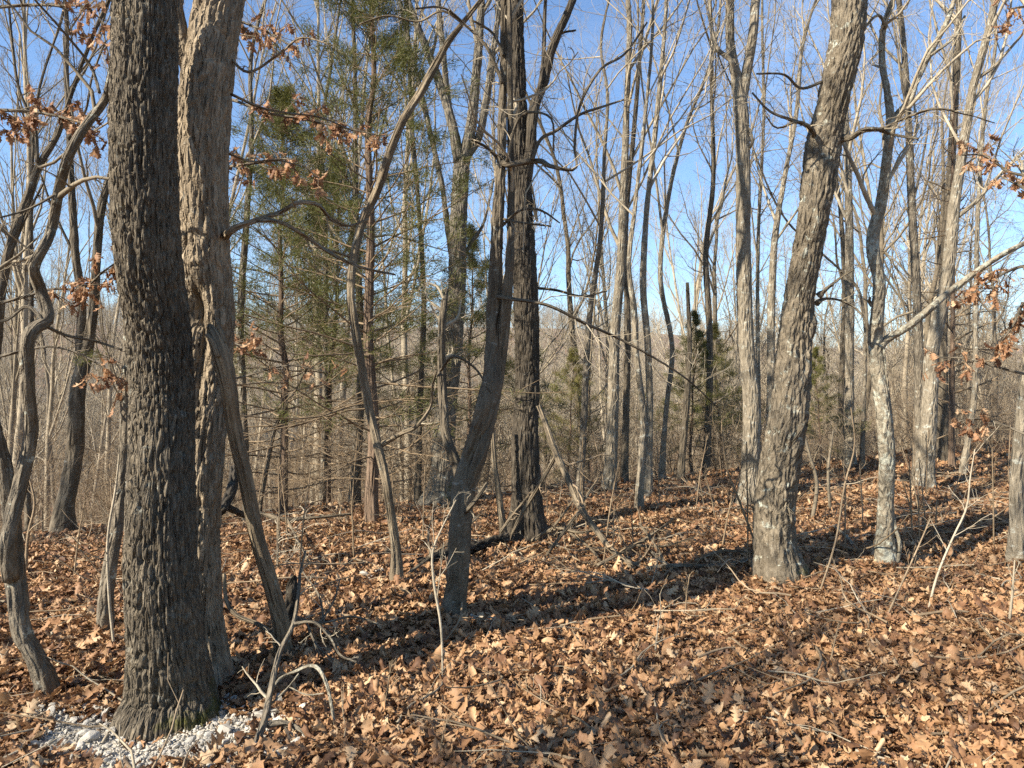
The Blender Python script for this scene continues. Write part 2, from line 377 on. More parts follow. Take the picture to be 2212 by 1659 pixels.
def trunk_mesh(name, ctrl, mat, sides=24, rows=80, furrow=0.0, fx=26, fz=4.5, lump=0.06, flare=0.0, marks=(), off=(0, 0, 0), seed=0, s0=0.0, closed_top=True):
    """ctrl rows x,y,z,r. marks: (theta, s, half-width in theta, half-length in s, depth) pushed in (+) or out (-)"""
    c, s = resample(ctrl, rows)
    p = c[:, :3]; r = np.maximum(c[:, 3], 0.0015)
    t = norm(np.gradient(p, axis=0))
    e1 = np.empty_like(p); x = np.array([1., 0, 0])
    for i in range(rows):
        x = x - t[i] * x.dot(t[i]); x /= np.linalg.norm(x); e1[i] = x
    e2 = np.cross(t, e1)
    th = np.arange(sides) * 2 * math.pi / sides
    TH, S = np.meshgrid(th, s)
    ss = S + s0
    R0 = float(np.median(r))
    bark = np.stack([np.cos(TH) * R0, np.sin(TH) * R0, ss], -1)
    rr = np.repeat(r[:, None], sides, 1)
    rr *= 1 + lump * snoise(np.stack([np.cos(TH) * 1.3, np.sin(TH) * 1.3, ss * 1.6], -1), seed) + lump * 0.5 * snoise(np.stack([np.cos(TH) * 2.5, np.sin(TH) * 2.5, ss * 5], -1), seed + 3)
    if flare:
        e = np.exp(-(ss / 0.5) ** 2)
        rr *= 1 + flare * e * (1 + 0.35 * np.cos(3 * TH + seed) + 0.25 * np.cos(5 * TH + 2 * seed))
    if furrow:
        w = snoise(bark * np.array([9, 9, 5.0]), seed + 5)[..., None] * np.array([0.006, 0.006, 0.03])
        q = bark + w
        n1 = 1 - np.abs(snoise(q * np.array([fx, fx, fz]), seed + 7)) * 3.6
        n2 = snoise(q * np.array([fx * 2.1, fx * 2.1, fz * 3.5]), seed + 9)
        rr -= 1.5 * furrow * np.clip(n1, 0, 1)
        n3 = 1 - np.abs(snoise(q * np.array([fx * 0.45, fx * 0.45, fz * 3.2]), seed + 13)) * 6.0
        rr -= 0.7 * furrow * np.clip(n3, 0, 1)
        rr += furrow * 0.45 * n2
    for (a, sc, wa, ws, dep) in marks:
        da = (TH - a + math.pi) % (2 * math.pi) - math.pi
        rr -= dep * np.exp(-(da / wa) ** 2 - ((ss - sc) / ws) ** 2)
    v = p[:, None, :] + e1[:, None, :] * (np.cos(TH) * rr)[..., None] + e2[:, None, :] * (np.sin(TH) * rr)[..., None]
    v = v.reshape(-1, 3) - np.asarray(off, float)
    k = (np.arange(rows - 1) * sides)[:, None]; a = np.arange(sides)[None]; b_ = (a + 1) % sides
    q = np.stack([k + a, k + b_, k + b_ + sides, k + a + sides], -1).reshape(-1, 4)
    bk = bark.reshape(-1, 3); tr = None
    if closed_top:
        top = p[-1] - np.asarray(off, float) + t[-1] * r[-1] * 0.3
        bot = p[0] - np.asarray(off, float)
        v = np.vstack([v, top, bot]); bk = np.vstack([bk, bk[-1], bk[0]]); nI = len(v) - 2; base = (rows - 1) * sides
        tr = np.vstack([np.stack([base + a[0], base + b_[0], np.full(sides, nI)], 1), np.stack([b_[0], a[0], np.full(sides, nI + 1)], 1)])
    return mesh_from(name, v, quads=q, tris=tr, mat=mat, attrs={'bark': bk}), p, r

CENTRES = {}
def ctrl_px(rows, d, rng, wob=0.03):
    """rows (u, v, width[, extra depth]) -> x,y,z,r"""
    out = []
    for i, row in enumerate(rows):
        u, v, w = row[:3]; dd = d + (row[3] if len(row) > 3 else 0.0)
        out.append([*px(u, v, dd), w / FV * dd / 2])
    return np.array(out)

def extend_up(c, top, rng, wander=0.12, r_end=0.35):
    """carry a stem on above the picture to height top"""
    c = list(map(list, c)); d = np.array(c[-1][:3]) - np.array(c[-2][:3]); d /= np.linalg.norm(d); r = c[-1][3]
    n = 6; h = (top - c[-1][2]) / n
    if h <= 0.05: return np.array(c)
    for k in range(n):
        d = d + rng.normal(size=3) * wander + np.array([0, 0, 0.22]); d /= np.linalg.norm(d)
        c.append([*(np.array(c[-1][:3]) + d * h / max(d[2], 0.5)), r * (1 - (1 - r_end) * (k + 1) / n)])
    return np.array(c)

OAK = lambda n1=9, n2=7, n3=6, rm=0.0022: [(n1, 0.95, 0.42, 0.22, 0.05, 8, 5, 0.006), (n2, 0.8, 0.45, 0.25, 0.03, 6, 3, 0.0035), (n3, 0.75, 0.5, 0.25, 0.03, 4, 3, rm)]
FAN = lambda n1=10, n2=7, n3=6, rm=0.003: [(n1, 0.55, 0.5, 0.10, 0.09, 8, 5, 0.008), (n2, 0.6, 0.45, 0.14, 0.07, 6, 3, 0.0045), (n3, 0.65, 0.5, 0.18, 0.05, 4, 3, rm)]

def tree(name, label, mat, trunk, d=None, stems=(), branches=(), crown=None, top=None, twig='twig', sides=20, rows=90, furrow=0.0, fx=26, fz=4.5,
         lump=0.06, flare=0.25, marks=(), seed=0, group=None, t0=0.35, cat='tree', snag=False, stem_top=None, crown_on_trunk=True):
    """a tree that stands where its foot is seen; trunk, stems and branches are polylines in picture units"""
    rng = np.random.default_rng(seed + 100)
    u0, v0 = trunk[0][:2]
    if d is None: d = hit(u0, v0)
    c = ctrl_px(trunk, d, rng)
    for i in range(1, len(c)): c[i, 1] += 0.05 * math.sin(i * 1.3 + seed) * min(1, i / 3)
    gz = float(ground(c[0, 0], c[0, 1]))
    c[0, 2] = gz + 0.02
    low = c[0].copy(); low[2] = gz - 0.30; low[3] *= 1.05
    c = np.vstack([low, c])
    if top: c = extend_up(c, top, rng)
    foot = np.array([c[1, 0], c[1, 1], gz])
    root = thing(name, label, cat, foot, group)
    me, tp, tr = trunk_mesh('trunk', c, M[mat], sides, rows, furrow, fx, fz, lump, flare, marks, foot, seed)
    link('trunk', me, root)
    tw = Twigs(); sources = [(tp, tr)] if crown_on_trunk else []
    def part(nm, rows_, k, tall=None, is_limb=False):
        cc = ctrl_px(rows_, d, rng)
        for i in range(1, len(cc)): cc[i, 1] += 0.06 * math.sin(i * 1.7 + k + seed)
        if tall: cc = extend_up(cc, tall, rng)
        L = np.linalg.norm(np.diff(cc[:, :3], axis=0), axis=1).sum()
        big = cc[0, 3] > 0.03
        m2, p2, r2 = trunk_mesh(nm, cc, M[mat], 14 if big else 8, int(max(16, min(110, L * 26))), furrow * 0.5 if big else 0, fx, fz, lump, 0, (), foot, seed + 11 + k)
        link(nm, m2, root); return p2, r2
    for k, st in enumerate(stems): sources.append(part('stem', st, k, stem_top))
    bs = [part('branch', br, 20 + k) for k, br in enumerate(branches)]
    for (p2, r2) in bs:                                    # fine side twigs of the modelled branches
        P = p2[None]; R = r2[None]; L = np.array([np.linalg.norm(np.diff(p2, axis=0), axis=1).sum()])
        spread_crown(tw, P, R, np.maximum(L, 0.6), rng, [(max(4, int(L[0] * 5)), 0.8, 0.28, 0.22, 0.03, 6, 3, 0.003), (5, 0.75, 0.5, 0.25, 0.02, 4, 3, 0.002)], t0=0.15)
    if crown:
        for (p2, r2) in sources:
            K = 24; ii = np.linspace(0, len(p2) - 1, K).astype(int)
            P = p2[ii][None]; R = r2[ii][None]; L = np.array([np.linalg.norm(np.diff(p2, axis=0), axis=1).sum()])
            spread_crown(tw, P, R, L * 0.75, rng, crown, t0=t0)
    me = tw.mesh('crown', M[twig], foot)
    if me: tag(link('crown', me, root), kind='stuff')
    return root, d

# ------------------------------------------------------------------ the near trees
H = {}
root, d1 = tree('oak_tree', 'thick dark furrowed oak rising from the white stones at left', 'dark_oak',
     [(368, 1560, 182), (367, 1500, 162), (366, 1424, 152), (359, 1220, 142), (350, 1015, 134), (340, 811, 130), (334, 700, 131), (327, 550, 131), (320, 300, 131), (310, 0, 130)],
     top=8.5, sides=220, rows=820, furrow=0.011, fx=80, fz=10, lump=0.016, flare=0.30, crown=OAK(7, 7, 6), twig='twig_dark', seed=1, t0=0.6,
     marks=[(-1.9, 2.55, 0.35, 0.10, -0.018), (-1.7, 3.0, 0.5, 0.06, -0.008)])
root, d2 = tree('oak_tree', 'grey flaky oak with a hollow scar, just behind the thick dark oak', 'white_oak',
     [(440, 1470, 116), (434, 1400, 104), (430, 1220, 98), (432, 1015, 100), (440, 811, 104), (446, 700, 106), (444, 500, 102), (446, 300, 108), (452, 150, 104), (466, 0, 100)],
     top=9.5, sides=120, rows=640, furrow=0.009, fx=52, fz=9, lump=0.03, flare=0.2, seed=2, crown=OAK(7, 7, 6), t0=0.62,
     stems=[[(432, 190, 50), (408, 120, 44), (388, 50, 40), (372, -40, 36)]], stem_top=7.0,
     branches=[[(488, 510, 18, -.05), (515, 499, 14, -.1), (555, 473, 11, -.1), (600, 453, 10), (650, 440, 10), (690, 446, 9, .1), (712, 470, 8, .15), (740, 485, 6, .2), (800, 478, 5, .3)],
               [(553, 476, 10, -.1), (600, 480, 9, -.05), (650, 504, 8), (700, 538, 8, .1), (740, 562, 7, .2), (790, 580, 6, .3), (850, 590, 4, .4)],
               [(492, 120, 7), (530, 150, 6, -.1), (600, 105, 5, -.2), (660, 90, 4, -.3), (720, 105, 3, -.4)],
               [(492, 200, 7), (560, 225, 6), (620, 245, 5, .1), (690, 260, 4, .2), (760, 280, 3, .3)],
               [(490, 330, 6), (540, 345, 5, .1), (600, 352, 4, .2), (650, 360, 3, .3)]],
     marks=[(-1.75, 2.38, 0.30, 0.10, 0.085), (-1.45, 2.15, 0.26, 0.24, 0.05), (-1.75, 2.62, 0.5, 0.07, -0.03), (-2.3, 2.38, 0.16, 0.16, -0.02)])
tree('leaning_tree', 'crooked two stemmed tree leaning out of the left edge', 'grey',
     [(106, 1505, 46), (97, 1450, 40), (56, 1363, 38), (28, 1271, 40), (12, 1118, 34), (0, 964, 30), (-30, 840, 26), (-90, 640, 22), (-130, 400, 18)],
     stems=[[(24, 1250, 34), (33, 1180, 32), (36, 1066, 31), (51, 939, 29), (66, 825, 29), (84, 715, 28), (92, 690, 27), (76, 625, 26), (86, 575, 25), (100, 540, 24), (97, 490, 23), (120, 420, 22), (165, 340, 22), (190, 265, 20), (215, 200, 18), (245, 150, 15), (275, 60, 12), (300, -60, 9)]],
     branches=[[(92, 700, 9), (140, 722, 7, .1), (190, 735, 6, .15), (260, 755, 5, .2)], [(92, 690, 8), (50, 660, 7), (0, 690, 6), (-60, 700, 5)],
               [(215, 200, 7), (180, 130, 6), (130, 60, 5, -.1), (80, 0, 4, -.2)], [(120, 420, 6), (60, 445, 5, -.1), (0, 480, 4, -.2)]],
     sides=28, rows=140, furrow=0.006, fx=50, fz=7, seed=3, crown=OAK(5, 5, 5), t0=0.5, flare=0.2, twig='twig_dark')
tree('slender_tree', 'slender grey tree between the leaning tree and the thick dark oak', 'grey',
     [(227, 1360, 32), (233, 1270, 29), (241, 1194, 28), (256, 1041, 26), (271, 862, 24), (286, 700, 22), (300, 450, 20), (310, 200, 17), (315, 0, 15)],
     sides=24, rows=120, furrow=0.003, fx=60, fz=10, seed=4, top=7.0, crown=OAK(6, 6, 5), t0=0.45, flare=0.2, twig='twig_dark')
tree('forked_tree', 'dark trunk forking high, left background beyond the crest', 'dark',
     [(135, 1155, 50), (140, 1090, 38), (148, 1041, 36), (160, 970, 34), (169, 913, 33), (174, 840, 31), (178, 790, 30), (188, 730, 22), (200, 665, 20), (215, 525, 18), (225, 440, 17), (245, 350, 15), (262, 220, 13), (275, 60, 11)],
     stems=[[(174, 800, 22), (170, 750, 20), (171, 650, 18), (170, 575, 17), (160, 425, 15), (145, 300, 13), (140, 150, 11), (145, 0, 9)]],
     branches=[[(170, 570, 7), (140, 520, 6), (110, 440, 5), (95, 380, 4)], [(146, 300, 6), (180, 240, 5), (205, 170, 4), (230, 90, 4)]],
     sides=24, rows=130, furrow=0.008, fx=30, fz=5, seed=5, crown=FAN(6, 6, 5), t0=0.35, top=9.0, stem_top=8.5, twig='twig_dark')
tree('slanting_tree', 'dark slanting tree cut by the left edge at eye level', 'dark',
     [(-70, 1140, 30), (-40, 900, 24), (-12, 740, 22), (0, 675, 21), (25, 550, 19), (55, 440, 17), (80, 350, 15), (120, 290, 12), (160, 200, 9)], d=7.3,
     branches=[[(80, 350, 8), (72, 280, 7), (50, 200, 6), (30, 100, 5), (10, 0, 4)], [(30, 530, 6), (60, 470, 5), (100, 400, 4)]],
     sides=18, rows=90, furrow=0.005, seed=6, crown=OAK(6, 6, 5), t0=0.4, top=7.5, twig='twig_dark')
tree('crooked_tree', 'thin stripped tree curving up to the right before the tall cedar', 'dead',
     [(857, 1258, 28), (855, 1194, 22), (846, 1118, 20), (837, 1041, 19), (817, 964, 20), (796, 888, 19), (782, 811, 20), (770, 720, 20), (761, 640, 19), (766, 550, 20), (783, 470, 20), (813, 410, 20), (848, 320, 19), (873, 265, 18), (908, 200, 18), (933, 145, 17), (963, 95, 14), (1008, 45, 11), (1060, -20, 8)],
     branches=[[(818, 964, 13), (868, 936, 9, -.1), (904, 918, 8, -.15), (929, 877, 7, -.2), (932, 842, 5, -.25), (945, 800, 4, -.3)], [(770, 560, 7), (720, 545, 5), (660, 530, 4)],
               [(1000, 50, 6), (960, 30, 5), (900, 40, 4), (840, 30, 4), (780, 60, 3)]],
     sides=20, rows=190, furrow=0.003, fx=70, fz=5, seed=7, flare=0.2, lump=0.1)
rC2, dC2 = tree('forked_tree', 'forked grey tree with one broken stem, front centre of the clearing', 'dark',
     [(981, 1328, 56), (984, 1290, 48), (991, 1220, 47), (996, 1118, 48), (1002, 1041, 52), (1014, 1000, 46), (1032, 940, 44), (1046, 890, 43), (1058, 840, 42), (1064, 780, 41), (1068, 650, 36), (1073, 520, 28), (1080, 400, 23), (1084, 325, 22), (1086, 200, 18), (1089, 100, 16), (1090, 0, 15)],
     stems=[[(1000, 1065, 30, .1), (988, 1005, 24, .15), (968, 950, 22, .2), (957, 880, 21, .25), (953, 800, 20, .28), (955, 720, 18, .3), (960, 660, 15, .3), (963, 622, 8, .3)],
            [(1010, 1060, 30), (1036, 990, 28), (1060, 900, 26), (1078, 800, 26), (1092, 680, 25), (1100, 580, 20), (1104, 450, 17), (1103, 300, 15), (1101, 120, 13), (1100, -20, 11)]],
     branches=[[(1000, 1110, 12), (1018, 1090, 10, -.1), (1038, 1065, 9, -.15), (1052, 1045, 8, -.2)],
               [(1080, 345, 13), (1094, 360, 14, -.05), (1134, 345, 14, -.1), (1164, 345, 12, -.1), (1189, 365, 9, -.15), (1241, 367, 6, -.2), (1243, 310, 6, -.2), (1254, 225, 6, -.15), (1289, 165, 6, -.1), (1354, 110, 5), (1401, 40, 4)],
               [(1150, 345, 9, -.1), (1164, 305, 8, -.1), (1204, 275, 7), (1254, 250, 6), (1304, 235, 5), (1349, 210, 4)],
               [(1090, 362, 9), (1060, 320, 7, -.1), (1020, 300, 5, -.2)],
               [(1070, 640, 9), (1114, 645, 8, -.2), (1179, 660, 7, -.2), (1264, 700, 7, -.15), (1329, 725, 6, -.1), (1401, 765, 5, 0), (1470, 812, 4, .2), (1550, 880, 3, .4)],
               [(1072, 500, 7), (1130, 453, 5, -.1), (1170, 460, 5, -.15), (1210, 480, 3, -.2)],
               [(1074, 470, 6), (1120, 484, 5, -.1), (1190, 490, 4, -.2)],
               [(952, 800, 7), (985, 770, 6, -.1), (1020, 790, 5, -.2), (1060, 850, 4, -.3)],
               [(1086, 180, 8), (1050, 100, 7), (1010, 50, 6), (960, 20, 5), (900, 28, 4)], [(1088, 120, 7), (1060, 60, 6), (1020, 40, 5)],
               [(1094, 350, 7, -.1), (1130, 240, 6, -.15), (1190, 260, 5, -.2), (1195, 330, 4, -.2)]],
     sides=56, rows=330, furrow=0.006, fx=46, fz=6, seed=8, flare=0.15, lump=0.06, crown=OAK(5, 6, 5), t0=0.6, top=6.5, stem_top=None)
tree('oak_tree', 'tall dark ridged oak behind the forked grey tree', 'black',
     [(1138, 1158, 84), (1138, 1120, 70), (1137, 1015, 62), (1136, 913, 58), (1140, 811, 54), (1138, 750, 53), (1135, 650, 52), (1130, 500, 51), (1126, 400, 46), (1121, 300, 42), (1116, 150, 40), (1112, 0, 38)],
     stems=[[(1136, 390, 26), (1144, 340, 24), (1156, 225, 23), (1174, 175, 22), (1194, 100, 20), (1224, 35, 18), (1245, -20, 16)], [(1152, 250, 10), (1165, 190, 9), (1174, 125, 9), (1177, 30, 8), (1180, -40, 6)]],
     branches=[[(1146, 420, 6), (1160, 480, 5, -.1), (1150, 400, 4, -.2)], [(1194, 90, 7), (1215, 70, 5), (1245, 60, 4)], [(1126, 620, 7), (1200, 625, 6), (1260, 640, 5), (1310, 630, 3)]],
     sides=80, rows=420, furrow=0.013, fx=42, fz=6, seed=9, flare=0.35, crown=OAK(7, 7, 6), t0=0.62, top=11, stem_top=8.5)
tree('oak_tree', 'mossy footed oak splitting into spreading limbs beside the forked grey tree', 'mossy',
     [(950, 1094, 74), (954, 1060, 58), (958, 964, 50), (966, 850, 46), (978, 750, 42), (986, 650, 40), (990, 500, 38), (996, 380, 36), (1000, 320, 36)],
     stems=[[(992, 350, 26), (979, 280, 22), (954, 190, 20), (924, 110, 18), (899, 50, 16), (879, 0, 15)], [(1000, 350, 28), (1014, 290, 25), (1024, 200, 22), (1034, 100, 19), (1041, 0, 17)],
            [(1006, 340, 20), (1026, 310, 18), (1049, 225, 17), (1064, 125, 15), (1074, 50, 13), (1080, -20, 12)], [(978, 280, 16), (965, 200, 14), (957, 100, 13), (948, 0, 12)],
            [(984, 600, 14), (968, 500, 13), (955, 400, 12), (930, 290, 12), (905, 180, 10), (875, 60, 9), (860, -20, 8)]],
     branches=[[(1000, 560, 10), (1020, 520, 8), (1040, 490, 7), (1058, 430, 6), (1066, 390, 5)], [(1048, 230, 6), (1066, 160, 5), (1085, 100, 4)]],
     sides=44, rows=240, furrow=0.012, fx=28, fz=4.5, seed=10, flare=0.45, crown=FAN(7, 6, 5), t0=0.3, stem_top=9.5, crown_on_trunk=False)
tree('oak_tree', 'big leaning oak with dark seam and lichen patches, right of centre', 'leaning',
     [(1684, 1245, 112), (1678, 1195, 92), (1677, 1118, 87), (1683, 1015, 84), (1696, 913, 79), (1710, 811, 76), (1720, 740, 70), (1731, 640, 62), (1741, 550, 60), (1751, 475, 64), (1768, 400, 71), (1784, 320, 75), (1796, 250, 67), (1808, 175, 66), (1824, 85, 70), (1836, 0, 72)],
     branches=[[(1815, 300, 20), (1840, 294, 14, -.1), (1861, 285, 12, -.15), (1901, 282, 10, -.2), (1931, 265, 8, -.25), (1976, 245, 7, -.3), (2001, 242, 6, -.3), (2076, 245, 5, -.35), (2160, 260, 3, -.4)],
               [(1900, 282, 7, -.2), (1935, 293, 6, -.2), (1975, 305, 5, -.2)],
               [(1760, 300, 12), (1744, 280, 9, -.1), (1711, 262, 7, -.2), (1670, 235, 5, -.3), (1625, 200, 4, -.3)],
               [(1755, 285, 6), (1715, 268, 5, -.2), (1680, 272, 4, -.3), (1655, 240, 3, -.35)],
               [(1768, 640, 16), (1790, 620, 8, -.05), (1820, 600, 5, -.1), (1860, 570, 4, -.2)], [(1765, 655, 14), (1785, 644, 7), (1825, 650, 5), (1860, 690, 5), (1870, 760, 4)],
               [(1780, 175, 7), (1740, 185, 6, -.1), (1690, 165, 5, -.2), (1630, 165, 4, -.3)],
               [(1722, 860, 14, -.12), (1738, 890, 9, -.12), (1722, 930, 8, -.15), (1706, 970, 8, -.15), (1704, 1040, 7, -.16), (1708, 1130, 6, -.14)]],
     sides=110, rows=460, furrow=0.012, fx=50, fz=9, seed=12, flare=0.2, lump=0.07, crown=OAK(6, 7, 6), t0=0.66, top=8.5,
     marks=[(-0.42, 1.0, 0.11, 0.34, 0.12), (-0.34, 1.45, 0.10, 0.25, 0.09), (-0.36, 0.6, 0.10, 0.3, 0.07), (-0.2, 1.95, 0.14, 0.2, 0.04), (-0.15, 2.9, 0.14, 0.35, 0.04), (-0.5, 3.9, 0.3, 0.6, 0.03), (-0.75, 2.55, 0.18, 0.09, 0.06), (-0.5, 2.4, 0.4, 0.1, -0.04), (-2.6, 3.95, 0.6, 0.12, -0.03)])
tree('lichen_tree', 'pale lichen covered tree with one long limb rising to the right edge', 'lichen',
     [(1915, 1220, 44), (1913, 1170, 37), (1912, 1118, 33), (1909, 1015, 31), (1906, 913, 31), (1901, 811, 29), (1897, 730, 30), (1895, 680, 27), (1892, 600, 26), (1884, 550, 26), (1892, 500, 27), (1906, 450, 24), (1913, 350, 20), (1917, 270, 19), (1915, 200, 15), (1911, 125, 14), (1914, 50, 12), (1935, -20, 10)],
     stems=[[(1900, 752, 18), (1920, 734, 17), (1951, 710, 16), (2001, 670, 15), (2051, 635, 14), (2101, 595, 13), (2151, 555, 12), (2212, 525, 11), (2290, 480, 9)],
            [(1914, 300, 17), (1930, 258, 16), (1951, 230, 15), (1981, 175, 14), (2011, 120, 13), (2041, 50, 11), (2056, 0, 10)]],
     branches=[[(1884, 660, 10), (1877, 652, 8), (1872, 645, 5)], [(1915, 60, 8), (1890, 40, 6), (1860, 65, 5), (1835, 70, 4)], [(2011, 120, 7), (2050, 90, 6), (2090, 30, 5)]],
     sides=32, rows=260, furrow=0.003, fx=50, fz=14, seed=13, flare=0.2, lump=0.06, crown=OAK(7, 6, 5), t0=0.62, stem_top=7.0)
tree('twin_topped_tree', 'tall lichen patched trunk just left of the big leaning oak', 'pale',
     [(1617, 1092, 52), (1619, 1040, 42), (1621, 964, 39), (1621, 862, 37), (1614, 765, 35), (1611, 650, 33), (1606, 500, 31), (1603, 350, 30), (1600, 250, 30), (1592, 165, 24), (1581, 100, 20), (1576, 0, 18)],
     stems=[[(1600, 230, 24), (1614, 150, 22), (1624, 70, 20), (1633, 0, 19)], [(1592, 180, 12), (1576, 135, 11), (1551, 110, 10), (1540, 60, 9), (1534, 0, 8)]],
     branches=[[(1612, 330, 7), (1622, 310, 6, -.1), (1618, 280, 5, -.1), (1606, 260, 4, -.1)]],
     sides=36, rows=260, furrow=0.006, fx=40, fz=6, seed=14, flare=0.3, crown=FAN(7, 6, 6), t0=0.55, top=11, stem_top=10, twig='twig')
tree('leaning_tree', 'pale trunk slanting right, front one of the right hand trio', 'pale',
     [(1993, 1056, 44), (1997, 1000, 36), (2003, 913, 33), (2010, 842, 31), (2018, 750, 29), (2032, 682, 27), (2042, 600, 25), (2050, 530, 24), (2062, 450, 22), (2084, 325, 19), (2101, 200, 17), (2136, 50, 15), (2148, 0, 14)],
     branches=[[(2066, 470, 11), (2100, 440, 9), (2150, 390, 8), (2212, 330, 7), (2290, 270, 5)], [(2110, 170, 8), (2140, 150, 7), (2180, 110, 6), (2220, 60, 5)]],
     sides=28, rows=180, furrow=0.006, fx=40, fz=6, seed=15, flare=0.25, crown=FAN(8, 6, 6), t0=0.5, top=10)
tree('slim_tree', 'dark slim upright trunk of the right hand trio', 'grey',
     [(1983, 1012, 24), (1984, 900, 20), (1984, 762, 19), (1980, 562, 17), (1972, 442, 16), (1962, 300, 14), (1950, 120, 12), (1941, 0, 11)], d=11.3,
     branches=[[(1972, 440, 6), (1990, 360, 5), (2010, 270, 4)]], sides=20, rows=120, furrow=0.004, seed=16, crown=FAN(8, 6, 6), t0=0.5, top=11)
tree('dark_tree', 'dark trunk behind the right hand trio, mostly hidden', 'dark', [(2036, 994, 28), (2036, 900, 24), (2037, 822, 22), (2040, 650, 20), (2048, 450, 18), (2060, 200, 15), (2070, 0, 12)], d=14.0, sides=18, rows=90, furrow=0.005, seed=17, crown=FAN(8, 6, 6), t0=0.5, top=13)
tree('edge_tree', 'grey trunk standing at the right edge of the clearing', 'pale', [(2198, 1215, 38), (2200, 1140, 31), (2202, 1066, 29), (2208, 913, 28), (2220, 750, 26), (2240, 500, 24), (2250, 250, 20), (2255, 0, 17)], sides=28, rows=160, furrow=0.004, fx=46, fz=8, seed=18, crown=OAK(7, 7, 6), t0=0.4, top=7.5)
